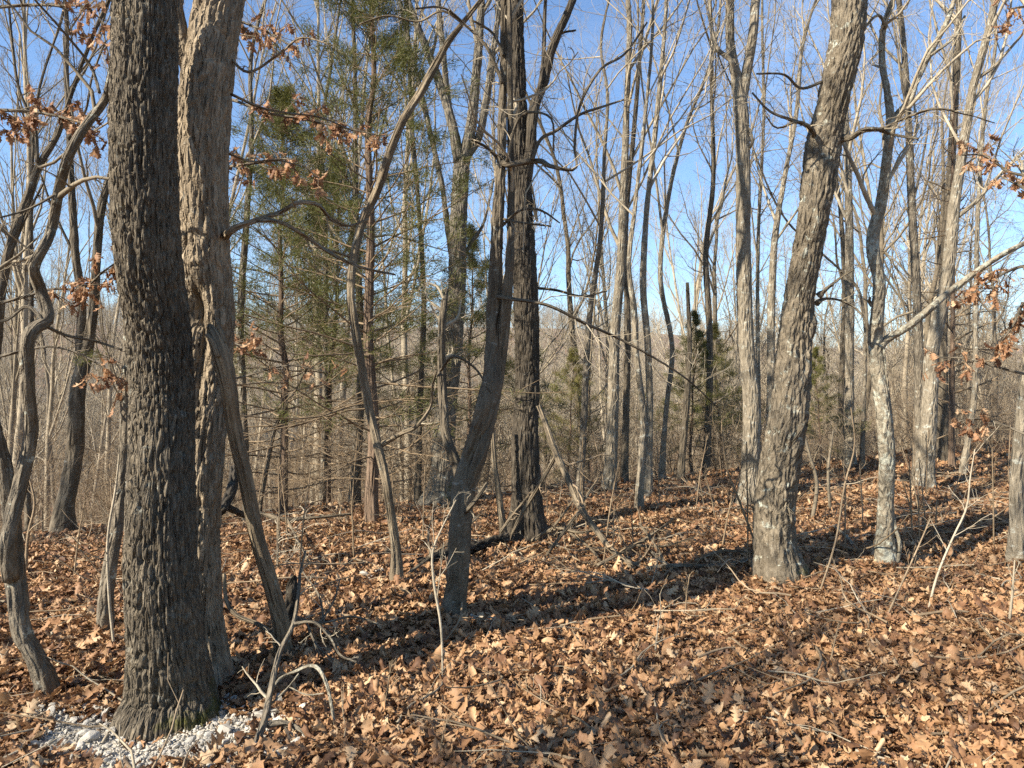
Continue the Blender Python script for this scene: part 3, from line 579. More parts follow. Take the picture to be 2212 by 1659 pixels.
MID = [
 ('slim_tree', 'slim dark tree directly right of the tall dark ridged oak', 'grey', [(1251, 1085, 20), (1256, 1000, 16), (1260, 925, 15), (1267, 783, 14), (1277, 658, 13), (1290, 569, 11), (1300, 470, 10), (1304, 350, 9), (1312, 200, 7)], None, OAK),
 ('poplar_tree', 'pale straight trunk, thickest of the middle cluster, fanning into many limbs', 'pale', [(1315, 1062, 32), (1319, 1000, 27), (1324, 872, 25), (1331, 694, 22), (1341, 587, 20), (1345, 450, 18), (1352, 250, 14), (1356, 0, 11)], None, FAN),
 ('dark_tree', 'dark trunk close behind the pale straight trunk of the middle cluster', 'dark', [(1349, 1046, 18), (1352, 900, 15), (1356, 700, 14), (1352, 500, 12), (1372, 250, 10), (1390, 0, 8)], 12.2, FAN),
 ('poplar_tree', 'thin wavy pale tree, nearest of the middle cluster', 'pale', [(1381, 1100, 20), (1384, 1010, 15), (1391, 907, 14), (1375, 765, 13), (1368, 665, 13), (1358, 590, 11), (1372, 450, 10), (1395, 250, 8), (1410, 0, 6)], None, FAN),
 ('poplar_tree', 'pale even trunk at the right of the middle cluster', 'pale', [(1398, 1076, 22), (1402, 980, 17), (1404, 872, 16), (1398, 740, 15), (1388, 623, 15), (1394, 500, 13), (1420, 250, 11), (1440, 0, 8)], None, FAN),
 ('slanting_tree', 'pale tree slanting right above the small green cedar', 'pale', [(1430, 1035, 14), (1440, 880, 11), (1452, 760, 11), (1425, 600, 11), (1440, 450, 10), (1480, 280, 8), (1540, 120, 7)], 12.5, FAN),
 ('broken_snag', 'dark dead snag snapped off at the top among the middle trees', 'dark', [(1471, 1037, 16), (1478, 930, 14), (1484, 836, 13), (1489, 730, 10), (1488, 660, 9), (1486, 610, 7)], None, None),
 ('slim_tree', 'slim dark tree between the snapped snag and the lichen patched trunk', 'dark', [(1526, 1022, 18), (1530, 900, 15), (1533, 779, 14), (1532, 676, 13), (1526, 552, 12), (1540, 400, 10), (1535, 200, 8), (1530, 0, 7)], 13.0, FAN),
 ('slim_tree', 'thin pale tree tucked behind the lichen patched trunk', 'pale', [(1640, 1020, 12), (1638, 850, 10), (1637, 730, 9), (1640, 500, 8), (1650, 250, 7), (1645, 0, 5)], 14.0, FAN),
 ('poplar_tree', 'pale forking tree seen between lichen patched trunk and leaning oak', 'pale', [(1660, 1060, 22), (1665, 900, 18), (1667, 765, 17), (1669, 623, 16), (1672, 516, 14), (1690, 400, 11), (1720, 250, 9), (1740, 80, 7)], 11.2, FAN),
 ('poplar_tree', 'grey straight tree framed between leaning oak and lichen covered tree', 'pale', [(1836, 1008, 26), (1836, 920, 20), (1836, 802, 19), (1834, 562, 18), (1830, 400, 15), (1826, 250, 13), (1815, 0, 10)], None, FAN),
 ('bent_sapling', 'thin bent dark tree left of the lichen covered tree', 'grey', [(1862, 1002, 11), (1866, 900, 9), (1868, 802, 8), (1864, 690, 7), (1850, 620, 6), (1820, 585, 5)], 13.0, OAK),
 ('dark_tree', 'dark short trunk left of the grey straight tree', 'dark', [(1818, 1006, 16), (1816, 900, 13), (1818, 780, 12), (1822, 600, 10), (1810, 400, 8)], 14.5, FAN),
 ('red_cedar', 'reddish dead cedar trunk with bare side sticks behind right hand trio', 'red', [(2056, 1000, 14), (2055, 860, 11), (2056, 722, 10), (2060, 500, 8), (2062, 300, 5), (2064, 180, 3)], 13.2, 'DEAD'),
 ('slim_tree', 'slim trunk leaning away beside the reddish dead cedar', 'pale', [(2080, 1040, 16), (2090, 950, 12), (2105, 850, 11), (2112, 700, 10), (2115, 450, 9), (2130, 200, 7)], 11.5, FAN),
 ('slim_tree', 'dark thin trunk in the gap between the tall cedar and mossy oak', 'dark', [(902, 1085, 17), (905, 960, 14), (908, 830, 13), (915, 650, 12), (905, 450, 10), (890, 250, 8)], 10.2, FAN),
 ('slim_tree', 'dark leaning trunk left of the tall cedar at the crest', 'dark', [(765, 1108, 26), (770, 1000, 22), (776, 880, 20), (782, 750, 17), (775, 600, 15), (768, 400, 12), (766, 200, 10), (760, 0, 8)], 10.6, FAN),
 ('slim_tree', 'slim straight trunk midway between hollow scarred oak and tall cedar', 'grey', [(697, 1112, 15), (699, 980, 12), (702, 800, 11), (705, 600, 10), (700, 400, 8)], 11.5, FAN),
 ('slim_tree', 'slim grey trunk close right of the broken hanging limb', 'grey', [(536, 1150, 22), (530, 1000, 18), (526, 850, 17), (522, 700, 16), (530, 500, 14), (540, 300, 11), (545, 100, 8)], 9.0, FAN),
 ('slim_tree', 'thin slanted dark trunk rising from behind the fallen branch tangle', 'dark', [(560, 1120, 9), (580, 1000, 8), (610, 890, 7), (640, 840, 5)], 9.2, OAK),
 ('slim_tree', 'pale trunk low between the tall dark ridged oak and forked grey tree', 'dead', [(1089, 1130, 18), (1078, 1070, 14), (1068, 1000, 12), (1062, 900, 11)], 7.4, None),
 ('slim_tree', 'thin dark stem at far left beside the two stemmed leaning tree', 'dark', [(62, 1170, 14), (58, 1000, 12), (66, 800, 11), (62, 600, 10), (70, 400, 8), (90, 200, 6)], 8.6, FAN),
]
for k, (nm, lab, mt, rows_, dd, cr) in enumerate(MID):
    sd = 40 + k
    if cr == 'DEAD': crown = [(60, 1.45, 0.16, 0.10, 0.0, 6, 3, 0.004), (5, 0.8, 0.45, 0.15, 0.0, 4, 3, 0.0025)]
    elif cr is None: crown = None
    else: crown = cr(9, 6, 6)
    tree(nm, lab, mt, rows_, d=dd, sides=16, rows=90, furrow=0.004, fx=40, fz=6, seed=sd, flare=0.25, crown=crown, t0=0.12 if cr == 'DEAD' else 0.38,
         top=None if cr in (None, 'DEAD') else random.uniform(9.5, 12.5), twig='twig_brown' if cr == 'DEAD' else ('twig_pale' if mt == 'pale' else 'twig'))

# broken limb hanging from the scarred oak
def limb(name, label, cat, mat, parts, d0=None, seed=0, twigs=True, furrow=0.004, sides=18, twig='twig', dense=5):
    """parts: list of polylines rows (u, v, width, depth)"""
    rng = np.random.default_rng(seed + 500); tw = Twigs(); root = None
    for k, rows_ in enumerate(parts):
        c = np.array([[*px(u, v, d), w / FV * d / 2] for (u, v, w, d) in rows_])
        if root is None:
            foot = c[np.argmin(c[:, 2]), :3].copy(); root = thing(name, label, cat, foot)
        L = np.linalg.norm(np.diff(c[:, :3], axis=0), axis=1).sum()
        me, p, r = trunk_mesh('branch', c, M[mat], sides if k == 0 else 8, int(max(14, L * 45)), furrow if c[0, 3] > 0.02 else 0, 46, 5, 0.08, 0, (), foot, seed + k)
        link('main_branch' if k == 0 else 'side_branch', me, root)
        if twigs:
            spread_crown(tw, p[None], r[None], np.array([max(L, 0.5)]), rng, [(max(3, int(L * dense)), 0.85, 0.25, 0.25, 0.02, 6, 3, 0.0025), (4, 0.8, 0.5, 0.25, 0.0, 4, 3, 0.0018)], t0=0.2)
    me = tw.mesh('twigs', M[twig], foot)
    if me: tag(link('twigs', me, root), kind='stuff')
    return root
limb('broken_limb', 'torn bark-stripped limb hanging from the hollow scar to the ground', 'limb', 'dead',
     [[(452, 700, 8, 3.62), (458, 716, 24, 3.62), (470, 745, 34, 3.62), (484, 790, 38, 3.64), (492, 830, 36, 3.66), (503, 913, 32, 3.74), (531, 1041, 31, 3.86), (557, 1169, 31, 3.98), (588, 1271, 34, 4.08), (606, 1340, 36, 4.14), (618, 1410, 38, 4.2), (640, 1432, 30, 4.2), (690, 1448, 16, 4.1), (760, 1462, 10, 4.05)],
      [(446, 722, 9, 3.58), (458, 735, 12, 3.58), (472, 770, 12, 3.58)], [(470, 698, 5, 3.62), (476, 712, 10, 3.62), (484, 740, 14, 3.62)],
      [(612, 1385, 12, 4.15), (560, 1350, 10, 4.2), (510, 1328, 9, 4.3), (490, 1300, 9, 4.4), (484, 1240, 8, 4.45)]], seed=1, twigs=False, sides=32, furrow=0.006)
limb('rotten_stump', 'small dark rotten stump beside the lower end of the torn limb', 'stump', 'rotten',
     [[(618, 1372, 30, 4.35), (622, 1330, 25, 4.36), (629, 1290, 23, 4.4), (632, 1255, 20, 4.42), (636, 1244, 9, 4.42)]], seed=11, twigs=False, sides=24, furrow=0.014)
limb('fallen_branch', 'grey forked dead branch propped in front of the torn limb', 'branch', 'grey',
     [[(541, 1640, 17, 3.05), (556, 1600, 16, 3.1), (567, 1570, 16, 3.14), (583, 1501, 14, 3.25), (603, 1414, 12, 3.42), (634, 1347, 9, 3.6), (646, 1270, 8, 3.75), (649, 1235, 6, 3.85), (660, 1190, 5, 3.9)],
      [(576, 1565, 15, 3.16), (613, 1562, 13, 3.18), (645, 1574, 11, 3.16), (668, 1592, 7, 3.12)], [(634, 1347, 7, 3.6), (680, 1345, 6, 3.55), (715, 1380, 6, 3.5), (735, 1415, 5, 3.45), (770, 1430, 4, 3.4)]], seed=2, twig='twig', dense=4)
limb('bleached_stick', 'bleached thin branch arching over the leaves by the forked dead branch', 'branch', 'lichen',
     [[(586, 1498, 4, 3.27), (600, 1470, 6, 3.3), (639, 1450, 7, 3.32), (668, 1438, 8, 3.32), (682, 1440, 8, 3.3), (705, 1475, 8, 3.25), (715, 1520, 7, 3.2), (723, 1565, 6, 3.16)],
      [(586, 1520, 4, 3.25), (625, 1482, 4, 3.28), (645, 1455, 3, 3.3)], [(625, 1484, 3, 3.28), (660, 1500, 3, 3.24), (700, 1498, 3, 3.2)]], seed=3, twigs=False, sides=8)
limb('leaning_dead_limb', 'long dark dead limb propped between tall ridged oak and the ground', 'limb', 'dead',
     [[(1164, 877, 11, 7.0), (1180, 920, 13, 6.9), (1195, 964, 14, 6.8), (1236, 1056, 15, 6.55), (1256, 1102, 15, 6.45), (1287, 1143, 14, 6.35), (1323, 1189, 13, 6.22), (1364, 1218, 13, 6.14), (1410, 1226, 13, 6.1), (1470, 1232, 10, 6.05)],
      [(1200, 985, 9, 6.8), (1164, 1051, 10, 6.9), (1129, 1107, 9, 6.95), (1105, 1155, 7, 6.95)], [(1256, 1100, 9, 6.45), (1225, 1140, 8, 6.5), (1180, 1200, 6, 6.5)],
      [(1250, 1095, 7, 6.45), (1275, 1060, 6, 6.6), (1300, 1020, 4, 6.8)], [(1352, 1215, 8, 6.15), (1372, 1238, 7, 6.05), (1390, 1250, 5, 6.0)]], seed=4, twig='twig_brown', dense=5)
limb('fallen_log', 'dark rotten log lying behind the forked grey tree', 'log', 'rotten',
     [[(862, 1240, 12, 6.1), (885, 1226, 22, 6.2), (945, 1206, 26, 6.45), (985, 1192, 30, 6.62), (1030, 1180, 24, 6.85), (1095, 1160, 20, 7.2)]], seed=5, twigs=False, sides=28, furrow=0.02)
limb('fallen_branch', 'lichened dead branch lying left of the leaning oak foot', 'branch', 'grey',
     [[(1405, 1190, 6, 6.3), (1440, 1222, 12, 6.05), (1462, 1245, 16, 5.95), (1475, 1268, 12, 5.85)], [(1395, 1228, 9, 6.0), (1450, 1222, 9, 6.0), (1530, 1222, 8, 5.98), (1600, 1212, 6, 6.0), (1628, 1206, 5, 6.0)],
      [(1515, 1240, 7, 5.95), (1555, 1220, 6, 5.95), (1590, 1235, 5, 5.9)]], seed=6, twig='twig_brown', dense=6)
limb('fallen_branch', 'pale bent branch lying in leaves between leaning oak and lichen covered tree', 'branch', 'lichen',
     [[(1800, 1135, 4, 7.0), (1825, 1155, 6, 6.8), (1848, 1185, 7, 6.5), (1862, 1215, 7, 6.3), (1876, 1248, 6, 6.05)], [(1845, 1180, 5, 6.5), (1830, 1210, 4, 6.4), (1815, 1245, 3, 6.0)]], seed=7, twig='twig_pale', dense=4, sides=8)
limb('vine', 'thin pale vine climbing beside the lichen covered tree', 'vine', 'lichen',
     [[(1938, 1215, 8, 6.0), (1944, 1185, 8, 6.02), (1932, 1130, 7, 6.04), (1928, 1080, 5, 6.05), (1932, 1000, 5, 6.05), (1926, 900, 4, 6.05), (1914, 800, 4, 6.04), (1908, 740, 4, 6.04)]], seed=8, twigs=False, sides=8)
limb('fallen_branch', 'crooked mossy branch lying between hollow scarred oak and torn limb', 'branch', 'rotten',
     [[(478, 1105, 20, 5.6), (500, 1060, 22, 5.9), (505, 1010, 16, 6.2)], [(490, 1095, 18, 5.7), (520, 1110, 15, 5.9), (560, 1118, 9, 6.2)]], seed=9, twigs=False)
limb('fallen_branch', 'brushy pale dead branch on the leaves behind the torn limb', 'branch', 'dead',
     [[(560, 1108, 8, 7.6), (620, 1122, 9, 7.4), (680, 1118, 8, 7.5), (760, 1110, 6, 7.7)], [(620, 1122, 6, 7.4), (650, 1180, 5, 6.6), (680, 1240, 4, 6.0)], [(600, 1118, 5, 7.4), (600, 1190, 5, 6.6), (598, 1250, 4, 5.9)]], seed=10, twig='twig_pale', dense=9, sides=8)
#PART2
limb('dead_brush', 'tangle of dead twigs lying right of the ridged dark oak foot', 'branch', 'dead',
     [[(1150, 1168, 8, 7.2), (1200, 1142, 8, 7.0), (1260, 1150, 6, 6.8), (1325, 1130, 4, 6.9)], [(1190, 1145, 6, 7.0), (1225, 1100, 5, 7.1), (1250, 1060, 3, 7.2)], [(1230, 1150, 5, 6.9), (1280, 1190, 5, 6.4), (1310, 1230, 3, 6.0)]], seed=12, twig='twig_brown', dense=12, sides=8)
limb('dead_brush', 'spray of dead branches fallen midway between ridged oak and leaning oak', 'branch', 'dead',
     [[(1290, 1222, 8, 6.05), (1340, 1195, 8, 6.2), (1400, 1160, 6, 6.4), (1455, 1120, 3, 6.7)], [(1370, 1178, 6, 6.3), (1430, 1180, 5, 6.3), (1500, 1160, 3, 6.4)], [(1440, 1225, 7, 6.0), (1420, 1185, 6, 6.2), (1380, 1130, 4, 6.5)], [(1500, 1212, 6, 6.05), (1560, 1190, 6, 6.2), (1640, 1196, 4, 6.2)]], seed=13, twig='twig_brown', dense=12, sides=8)
limb('dead_brush', 'thin dead branch leaning across the log behind the forked grey tree', 'branch', 'dead',
     [[(880, 1240, 7, 5.8), (960, 1180, 6, 6.2), (1030, 1120, 4, 6.8)], [(930, 1205, 5, 6.0), (925, 1150, 4, 6.2), (940, 1100, 3, 6.4)], [(1080, 1150, 7, 7.0), (1110, 1110, 6, 7.0), (1150, 1060, 4, 7.1)]], seed=14, twig='twig_brown', dense=11, sides=8)
limb('dead_brush', 'wiry dead brush heaped right of the torn limb foot', 'branch', 'grey',
     [[(640, 1336, 7, 4.3), (700, 1345, 6, 4.2), (760, 1332, 5, 4.3), (830, 1352, 3, 4.3)], [(690, 1345, 5, 4.2), (720, 1300, 4, 4.3), (735, 1250, 3, 4.4)], [(660, 1340, 5, 4.25), (690, 1400, 4, 4.0), (740, 1440, 3, 3.9)], [(700, 1345, 5, 4.2), (690, 1290, 4, 4.4), (650, 1230, 3, 4.6)]], seed=15, twig='twig', dense=14, sides=8)
# ------------------------------------------------------------------ leaves
def leaf_mesh(name, kind, seed, mat, length=0.14):
    rng = np.random.default_rng(seed)
    if kind == 0:   # round lobed
        t = np.array([0, .08, .20, .30, .42, .52, .65, .75, .86, .94, 1.0]); w = np.array([.015, .07, .21, .10, .30, .13, .37, .19, .27, .16, .02])
    elif kind == 1: # pointed lobes
        t = np.array([0, .10, .24, .33, .47, .56, .70, .78, .88, .94, 1.0]); w = np.array([.012, .10, .30, .09, .40, .11, .42, .12, .20, .06, .01])
    else:           # plain oval
        t = np.array([0, .08, .2, .3, .4, .5, .6, .7, .8, .9, 1.0]); w = np.array([.01, .10, .20, .26, .29, .30, .28, .25, .19, .11, .01])
    n = len(t); y = t * length
    wl = w * length * rng.uniform(0.85, 1.15, n) * 1.05; wr = w * length * rng.uniform(0.85, 1.15, n) * 1.05
    fwd = np.where(np.arange(n) % 2 == 0, 0.05, -0.02) * length
    x = np.concatenate([-wl, -wl * .5, np.zeros(n), wr * .5, wr]); yy = np.concatenate([y + fwd, y + fwd * .4, y, y + fwd * .4, y + fwd])
    roll = rng.choice([-1.0, 1.0], p=[0.35, 0.65]) * (rng.uniform(2.0, 4.0) if rng.random() < 0.16 else rng.uniform(0.1, 1.5)) / (0.35 * length); bend = rng.uniform(-0.8, 1.3) / length
    tw = rng.uniform(-0.9, 0.9) / length
    # roll the blade about its midrib, then bend it lengthwise
    a = np.abs(x) * roll * rng.uniform(0.5, 1.1); rad = 1 / (roll + 1e-6)
    xs = np.sign(x) * np.sin(np.clip(a, -2.4, 2.4)) * abs(rad) * np.sign(rad); xs = np.where(np.abs(a) < 1e-3, x, xs)
    z = rad * (1 - np.cos(np.clip(a, -2.4, 2.4)))
    z = z + 0.045 * length * rng.normal(size=len(z)) * (np.abs(x) > 0.02 * length)
    ph = yy * tw; xs, z = xs * np.cos(ph) - z * np.sin(ph), xs * np.sin(ph) + z * np.cos(ph)
    b = yy * bend; Rb = 1 / (bend + 1e-6)
    y2 = np.sin(b) * (Rb - z); z2 = Rb - (Rb - z) * np.cos(b)
    v = np.stack([xs, y2, z2], 1)
    # stalk
    st = np.array([[-.0012, 0, 0], [.0012, 0, 0], [.0012, -.02, -.004], [-.0012, -.02, -.004]])
    q = []
    for k in range(4):
        for i in range(n - 1): q.append((k * n + i, (k + 1) * n + i, (k + 1) * n + i + 1, k * n + i + 1))
    m0 = len(v); v = np.vstack([v, st]); q.append((m0, m0 + 1, m0 + 2, m0 + 3))
    return mesh_from(name, v, quads=np.array(q), mat=mat)
LEAVES = [leaf_mesh('leaf', [0, 1, 2, 1, 0, 2, 1, 0][k % 8], 300 + k, M['leaf'], random.uniform(0.085, 0.185)) for k in range(24)]
HANG = [leaf_mesh('hanging_leaf', [0, 1, 0, 1][k % 4], 400 + k, M['hang_leaf'], random.uniform(0.075, 0.105)) for k in range(10)]

def instancer(name, pts, rots, scl, idx, sources, label, mats=()):
    """one object whose geometry nodes set the source shapes on its points"""
    me = bpy.data.meshes.new(name); me.vertices.add(len(pts)); me.vertices.foreach_set('co', np.ascontiguousarray(pts, np.float32).ravel())
    for k, t, a, f in (('rot', 'FLOAT_VECTOR', rots, 'vector'), ('scl', 'FLOAT', scl, 'value'), ('idx', 'INT', idx, 'value')):
        at = me.attributes.new(k, t, 'POINT'); at.data.foreach_set(f, np.ascontiguousarray(a, np.int32 if t == 'INT' else np.float32).ravel())
    o = link(name, me); tag(o, label, kind='stuff')
    ng = bpy.data.node_groups.new(name, 'GeometryNodeTree')
    ng.interface.new_socket('Geometry', in_out='INPUT', socket_type='NodeSocketGeometry'); ng.interface.new_socket('Geometry', in_out='OUTPUT', socket_type='NodeSocketGeometry')
    gi = ng.nodes.new('NodeGroupInput'); go = ng.nodes.new('NodeGroupOutput'); ip = ng.nodes.new('GeometryNodeInstanceOnPoints'); jn = ng.nodes.new('GeometryNodeJoinGeometry')
    for so in sources:
        oi = ng.nodes.new('GeometryNodeObjectInfo'); oi.inputs['Object'].default_value = so; oi.inputs['As Instance'].default_value = True; oi.transform_space = 'ORIGINAL'
        ng.links.new(oi.outputs['Geometry'], jn.inputs[0])
    def attr(nm, ty):
        n = ng.nodes.new('GeometryNodeInputNamedAttribute'); n.data_type = ty; n.inputs['Name'].default_value = nm
        return [s for s in n.outputs if s.enabled][0]
    er = ng.nodes.new('FunctionNodeEulerToRotation')
    ng.links.new(attr('rot', 'FLOAT_VECTOR'), er.inputs[0]); ng.links.new(er.outputs[0], ip.inputs['Rotation'])
    ng.links.new(attr('scl', 'FLOAT'), ip.inputs['Scale']); ng.links.new(attr('idx', 'INT'), ip.inputs['Instance Index'])
    ip.inputs['Pick Instance'].default_value = True
    ng.links.new(gi.outputs[0], ip.inputs['Points']); ng.links.new(jn.outputs[0], ip.inputs['Instance']); ng.links.new(ip.outputs[0], go.inputs[0])
    md = o.modifiers.new('scatter', 'NODES'); md.node_group = ng
    return o

# white stones at the foot of the thick dark oak
HEAP_D = hit(345, 1600)
HEAP = px(345, 1600, HEAP_D)[:2]
def heap_mask(x, y):
    dx = (x - HEAP[0]) / 0.66; dy = (y - HEAP[1] - 0.02 + 0.15 * (x - HEAP[0])) / 0.40
    n = 0.45 * np.sin(x * 9 + 1) * np.sin(y * 11) + 0.35 * np.sin(x * 21 + y * 17) * np.sin(y * 19 - x * 7)
    return dx * dx + dy * dy + n
# leaf litter
def litter():
    rng = np.random.default_rng(5); P = []
    for (r0, r1, dens, sc, nlay) in ((1.2, 5.2, 2000, 0.66, 4), (5.2, 9.5, 1150, 0.64, 3), (9.5, 17, 430, 0.74, 2), (17, 34, 90, 1.1, 1)):
        hw = 0.80; n = int(dens * hw * (r1 * r1 - r0 * r0))
        r = np.sqrt(rng.uniform(r0 * r0, r1 * r1, n)); a = rng.uniform(-hw, hw, n)
        x = r * np.sin(a); y = r * np.cos(a)
        P.append(np.stack([x, y, rng.uniform(0, 1, n), sc * rng.uniform(0.55, 1.2, n), np.full(n, nlay)], 1))
    P = np.vstack(P); m = heap_mask(P[:, 0], P[:, 1])
    keep = (m > 1.0) | (rng.random(len(P)) < np.where(m > 0.45, 0.14, 0.025)); P = P[keep]
    x, y = P[:, 0], P[:, 1]
    clump = 0.5 + 0.5 * np.sin(x * 2.1 + 1.7 * np.sin(y * 1.3)) * np.sin(y * 2.6 + 1.1 * np.sin(x * 1.9))
    z = ground(x, y) + 0.004 + P[:, 2] ** 1.3 * (0.016 + 0.03 * clump)
    tilt = 0.14 + 0.24 * P[:, 2]
    rot = np.stack([rng.normal(size=len(x)) * tilt, rng.normal(size=len(x)) * tilt, rng.uniform(0, 6.283, len(x))], 1)
    flip = rng.random(len(x)) < 0.4; rot[flip, 0] += math.pi
    idx = rng.integers(0, len(LEAVES), len(x)); pts = np.stack([x, y, z], 1)
    # the leaves that show largest are single pieces of the floor
    u = 1106 + x / y * FV; v = 829.5 - (z - EYE) / y * FV
    inside = (u > 0) & (u < 2212) & (v < 1660) & (y > 0.3) & (P[:, 2] > 0.75)
    size = np.where(inside, P[:, 3] / np.sqrt(x * x + y * y + EYE * EYE), 0)
    near = np.argsort(-size)[:300]
    objs = []
    for k in near:
        objs.append(link('leaf', LEAVES[idx[k]], FLOOR, pts[k], rot[k], (P[k, 3],) * 3))
    first = {}
    for k, o in zip(near, objs): first.setdefault(int(idx[k]), o)
    order = sorted(first); remap = {a: i for i, a in enumerate(order)}
    rest = np.ones(len(x), bool); rest[near] = False
    rest &= np.isin(idx, order)
    ii = np.array([remap[a] for a in idx[rest]])
    instancer('leaf_litter', pts[rest], rot[rest], P[rest, 3], ii, [first[a] for a in order], 'deep brown litter of dry oak leaves over the forest floor')
    print('LITTER', int(rest.sum()))
litter()

def sticks():
    rng = np.random.default_rng(15); src = []
    for k in range(5):
        tw = Twigs(); P, R_ = grow(np.array([[0, 0, 0.]]), np.array([[1., 0, 0]]), np.array([0.45 + 0.12 * k]), np.array([0.0045 + 0.001 * k]), 9, 0.16, 0, rng, tip=.35); P[..., 2] = np.abs(P[..., 2]) * .3; tw.add(P, R_, 5)
        spread_crown(tw, P, R_, np.array([0.5]), rng, [(3 + k % 2, .7, .5, .2, 0.02, 5, 3, .002)], t0=.2)
        src.append(bpy.data.objects.new('stick_shape', tw.mesh('stick', M['twig_pale' if k % 2 else 'twig_brown'])))
    n = 1300; r = np.sqrt(rng.uniform(4, 190, n)); a = rng.uniform(-.8, .8, n); x = r * np.sin(a); y = r * np.cos(a)
    pts = np.stack([x, y, ground(x, y) + rng.uniform(0.03, 0.055, n)], 1)
    instancer('fallen_twigs', pts, np.stack([rng.uniform(-3, 3, n), rng.normal(size=n) * .12, rng.uniform(0, 6.28, n)], 1), rng.uniform(.4, 1.3, n), rng.integers(0, 5, n), src, 'thin dead twigs strewn over the leaf litter')
sticks()

def stone_mesh(seed):
    rng = np.random.default_rng(seed); bm = bmesh.new()
    p = rng.normal(size=(16, 3)); p /= np.linalg.norm(p, axis=1)[:, None]; p *= rng.uniform(0.8, 1.05, (16, 1)) * np.array([1, rng.uniform(0.6, 0.9), rng.uniform(0.4, 0.65)])
    for q in p: bm.verts.new(q)
    r = bmesh.ops.convex_hull(bm, input=bm.verts[:])
    bmesh.ops.delete(bm, geom=[e for e in r['geom_interior'] if isinstance(e, bmesh.types.BMVert)], context='VERTS')
    bmesh.ops.bevel(bm, geom=bm.edges[:], offset=0.06, segments=1, affect='EDGES')
    me = bpy.data.meshes.new('stone'); bm.to_mesh(me); bm.free(); me.materials.append(M['stone']); return me
STONES = [stone_mesh(k) for k in range(7)]
def stones():
    rng = np.random.default_rng(9)
    heap = thing('stone_heap', 'heap of broken white limestone round the foot of the thick dark oak', 'stones', (HEAP[0], HEAP[1], float(ground(*HEAP))))
    hz = heap.location.z; got = []
    tries = 0
    while len(got) < 190 and tries < 6000:
        tries += 1
        x = HEAP[0] + rng.uniform(-1.0, 0.8); y = HEAP[1] + rng.uniform(-0.7, 0.6)
        m = float(heap_mask(x, y))
        if m > 1.25 or (m > 0.9 and rng.random() < 0.6): continue
        s = min(0.055, 0.014 + 0.011 * rng.exponential())
        if any((x - a) ** 2 + (y - b_) ** 2 < (0.75 * (s + c)) ** 2 for a, b_, c in got): continue
        got.append((x, y, s))
    objs = []
    for i, (x, y, s) in enumerate(got):
        z = float(ground(x, y)) + s * 0.25 + 0.012
        objs.append(link('stone', STONES[i % 7], heap, (x - HEAP[0], y - HEAP[1], z - hz), rng.uniform(-0.5, 0.5, 3) + np.array([0, 0, rng.uniform(0, 6)]), (s, s, s)))
    gx, gy = np.meshgrid(np.linspace(-1.0, 0.9, 60), np.linspace(-0.75, 0.65, 46)); X = HEAP[0] + gx; Y = HEAP[1] + gy; mm = heap_mask(X, Y)
    Z = ground(X, Y) + 0.022 * sstep((1.25 - mm) / 0.7) - 0.012 + 0.004 * np.sin(X * 60) * np.sin(Y * 53)
    bed = link('stone_dust', mesh_from('stone_dust', np.stack([gx, gy, Z - hz], -1).reshape(-1, 3), quads=np.array([(a * 60 + b_, a * 60 + b_ + 1, (a + 1) * 60 + b_ + 1, (a + 1) * 60 + b_) for a in range(45) for b_ in range(59)]), mat=M['stone']), heap)
    n = 12000
    x = HEAP[0] + rng.uniform(-1.0, 0.85, n); y = HEAP[1] + rng.uniform(-0.7, 0.6, n); m = heap_mask(x, y)
    k = (m < 0.85) | ((m < 1.3) & (rng.random(n) < 0.3)); x = x[k]; y = y[k]; n = len(x)
    pts = np.stack([x, y, ground(x, y) + rng.uniform(0.004, 0.022, n)], 1)
    g = instancer('gravel', pts, rng.uniform(-3, 3, (n, 3)), 0.005 + 0.006 * rng.random(n) + 0.012 * rng.random(n) ** 4, rng.integers(0, 7, n), objs[:7], None)
    g.parent = heap; g.matrix_parent_inverse = heap.matrix_world.inverted(); g.location = (-heap.location.x, -heap.location.y, -heap.location.z)
    # a few loose stones elsewhere
    for lab, spots in (('small cluster of pale stones at the foot of the forked grey tree', [(1010, 1352, .022), (1024, 1345, .026), (1038, 1338, .02), (1018, 1338, .018), (1030, 1356, .017), (1046, 1350, .014)]),
                       ('pair of lichened rocks left of the thin stripped tree', [(788, 1248, .05), (820, 1240, .055), (800, 1256, .03)])):
        c0 = px(*spots[0][:2], hit(*spots[0][:2])); t = thing('stone_cluster', lab, 'stones', c0)
        for i, (u, v, s) in enumerate(spots):
            p = px(u, v, hit(u, v)); link('stone', STONES[i % 7], t, p - c0 + np.array([0, 0, 0.03]), rng.uniform(-.5, .5, 3), (s, s, s))
stones()

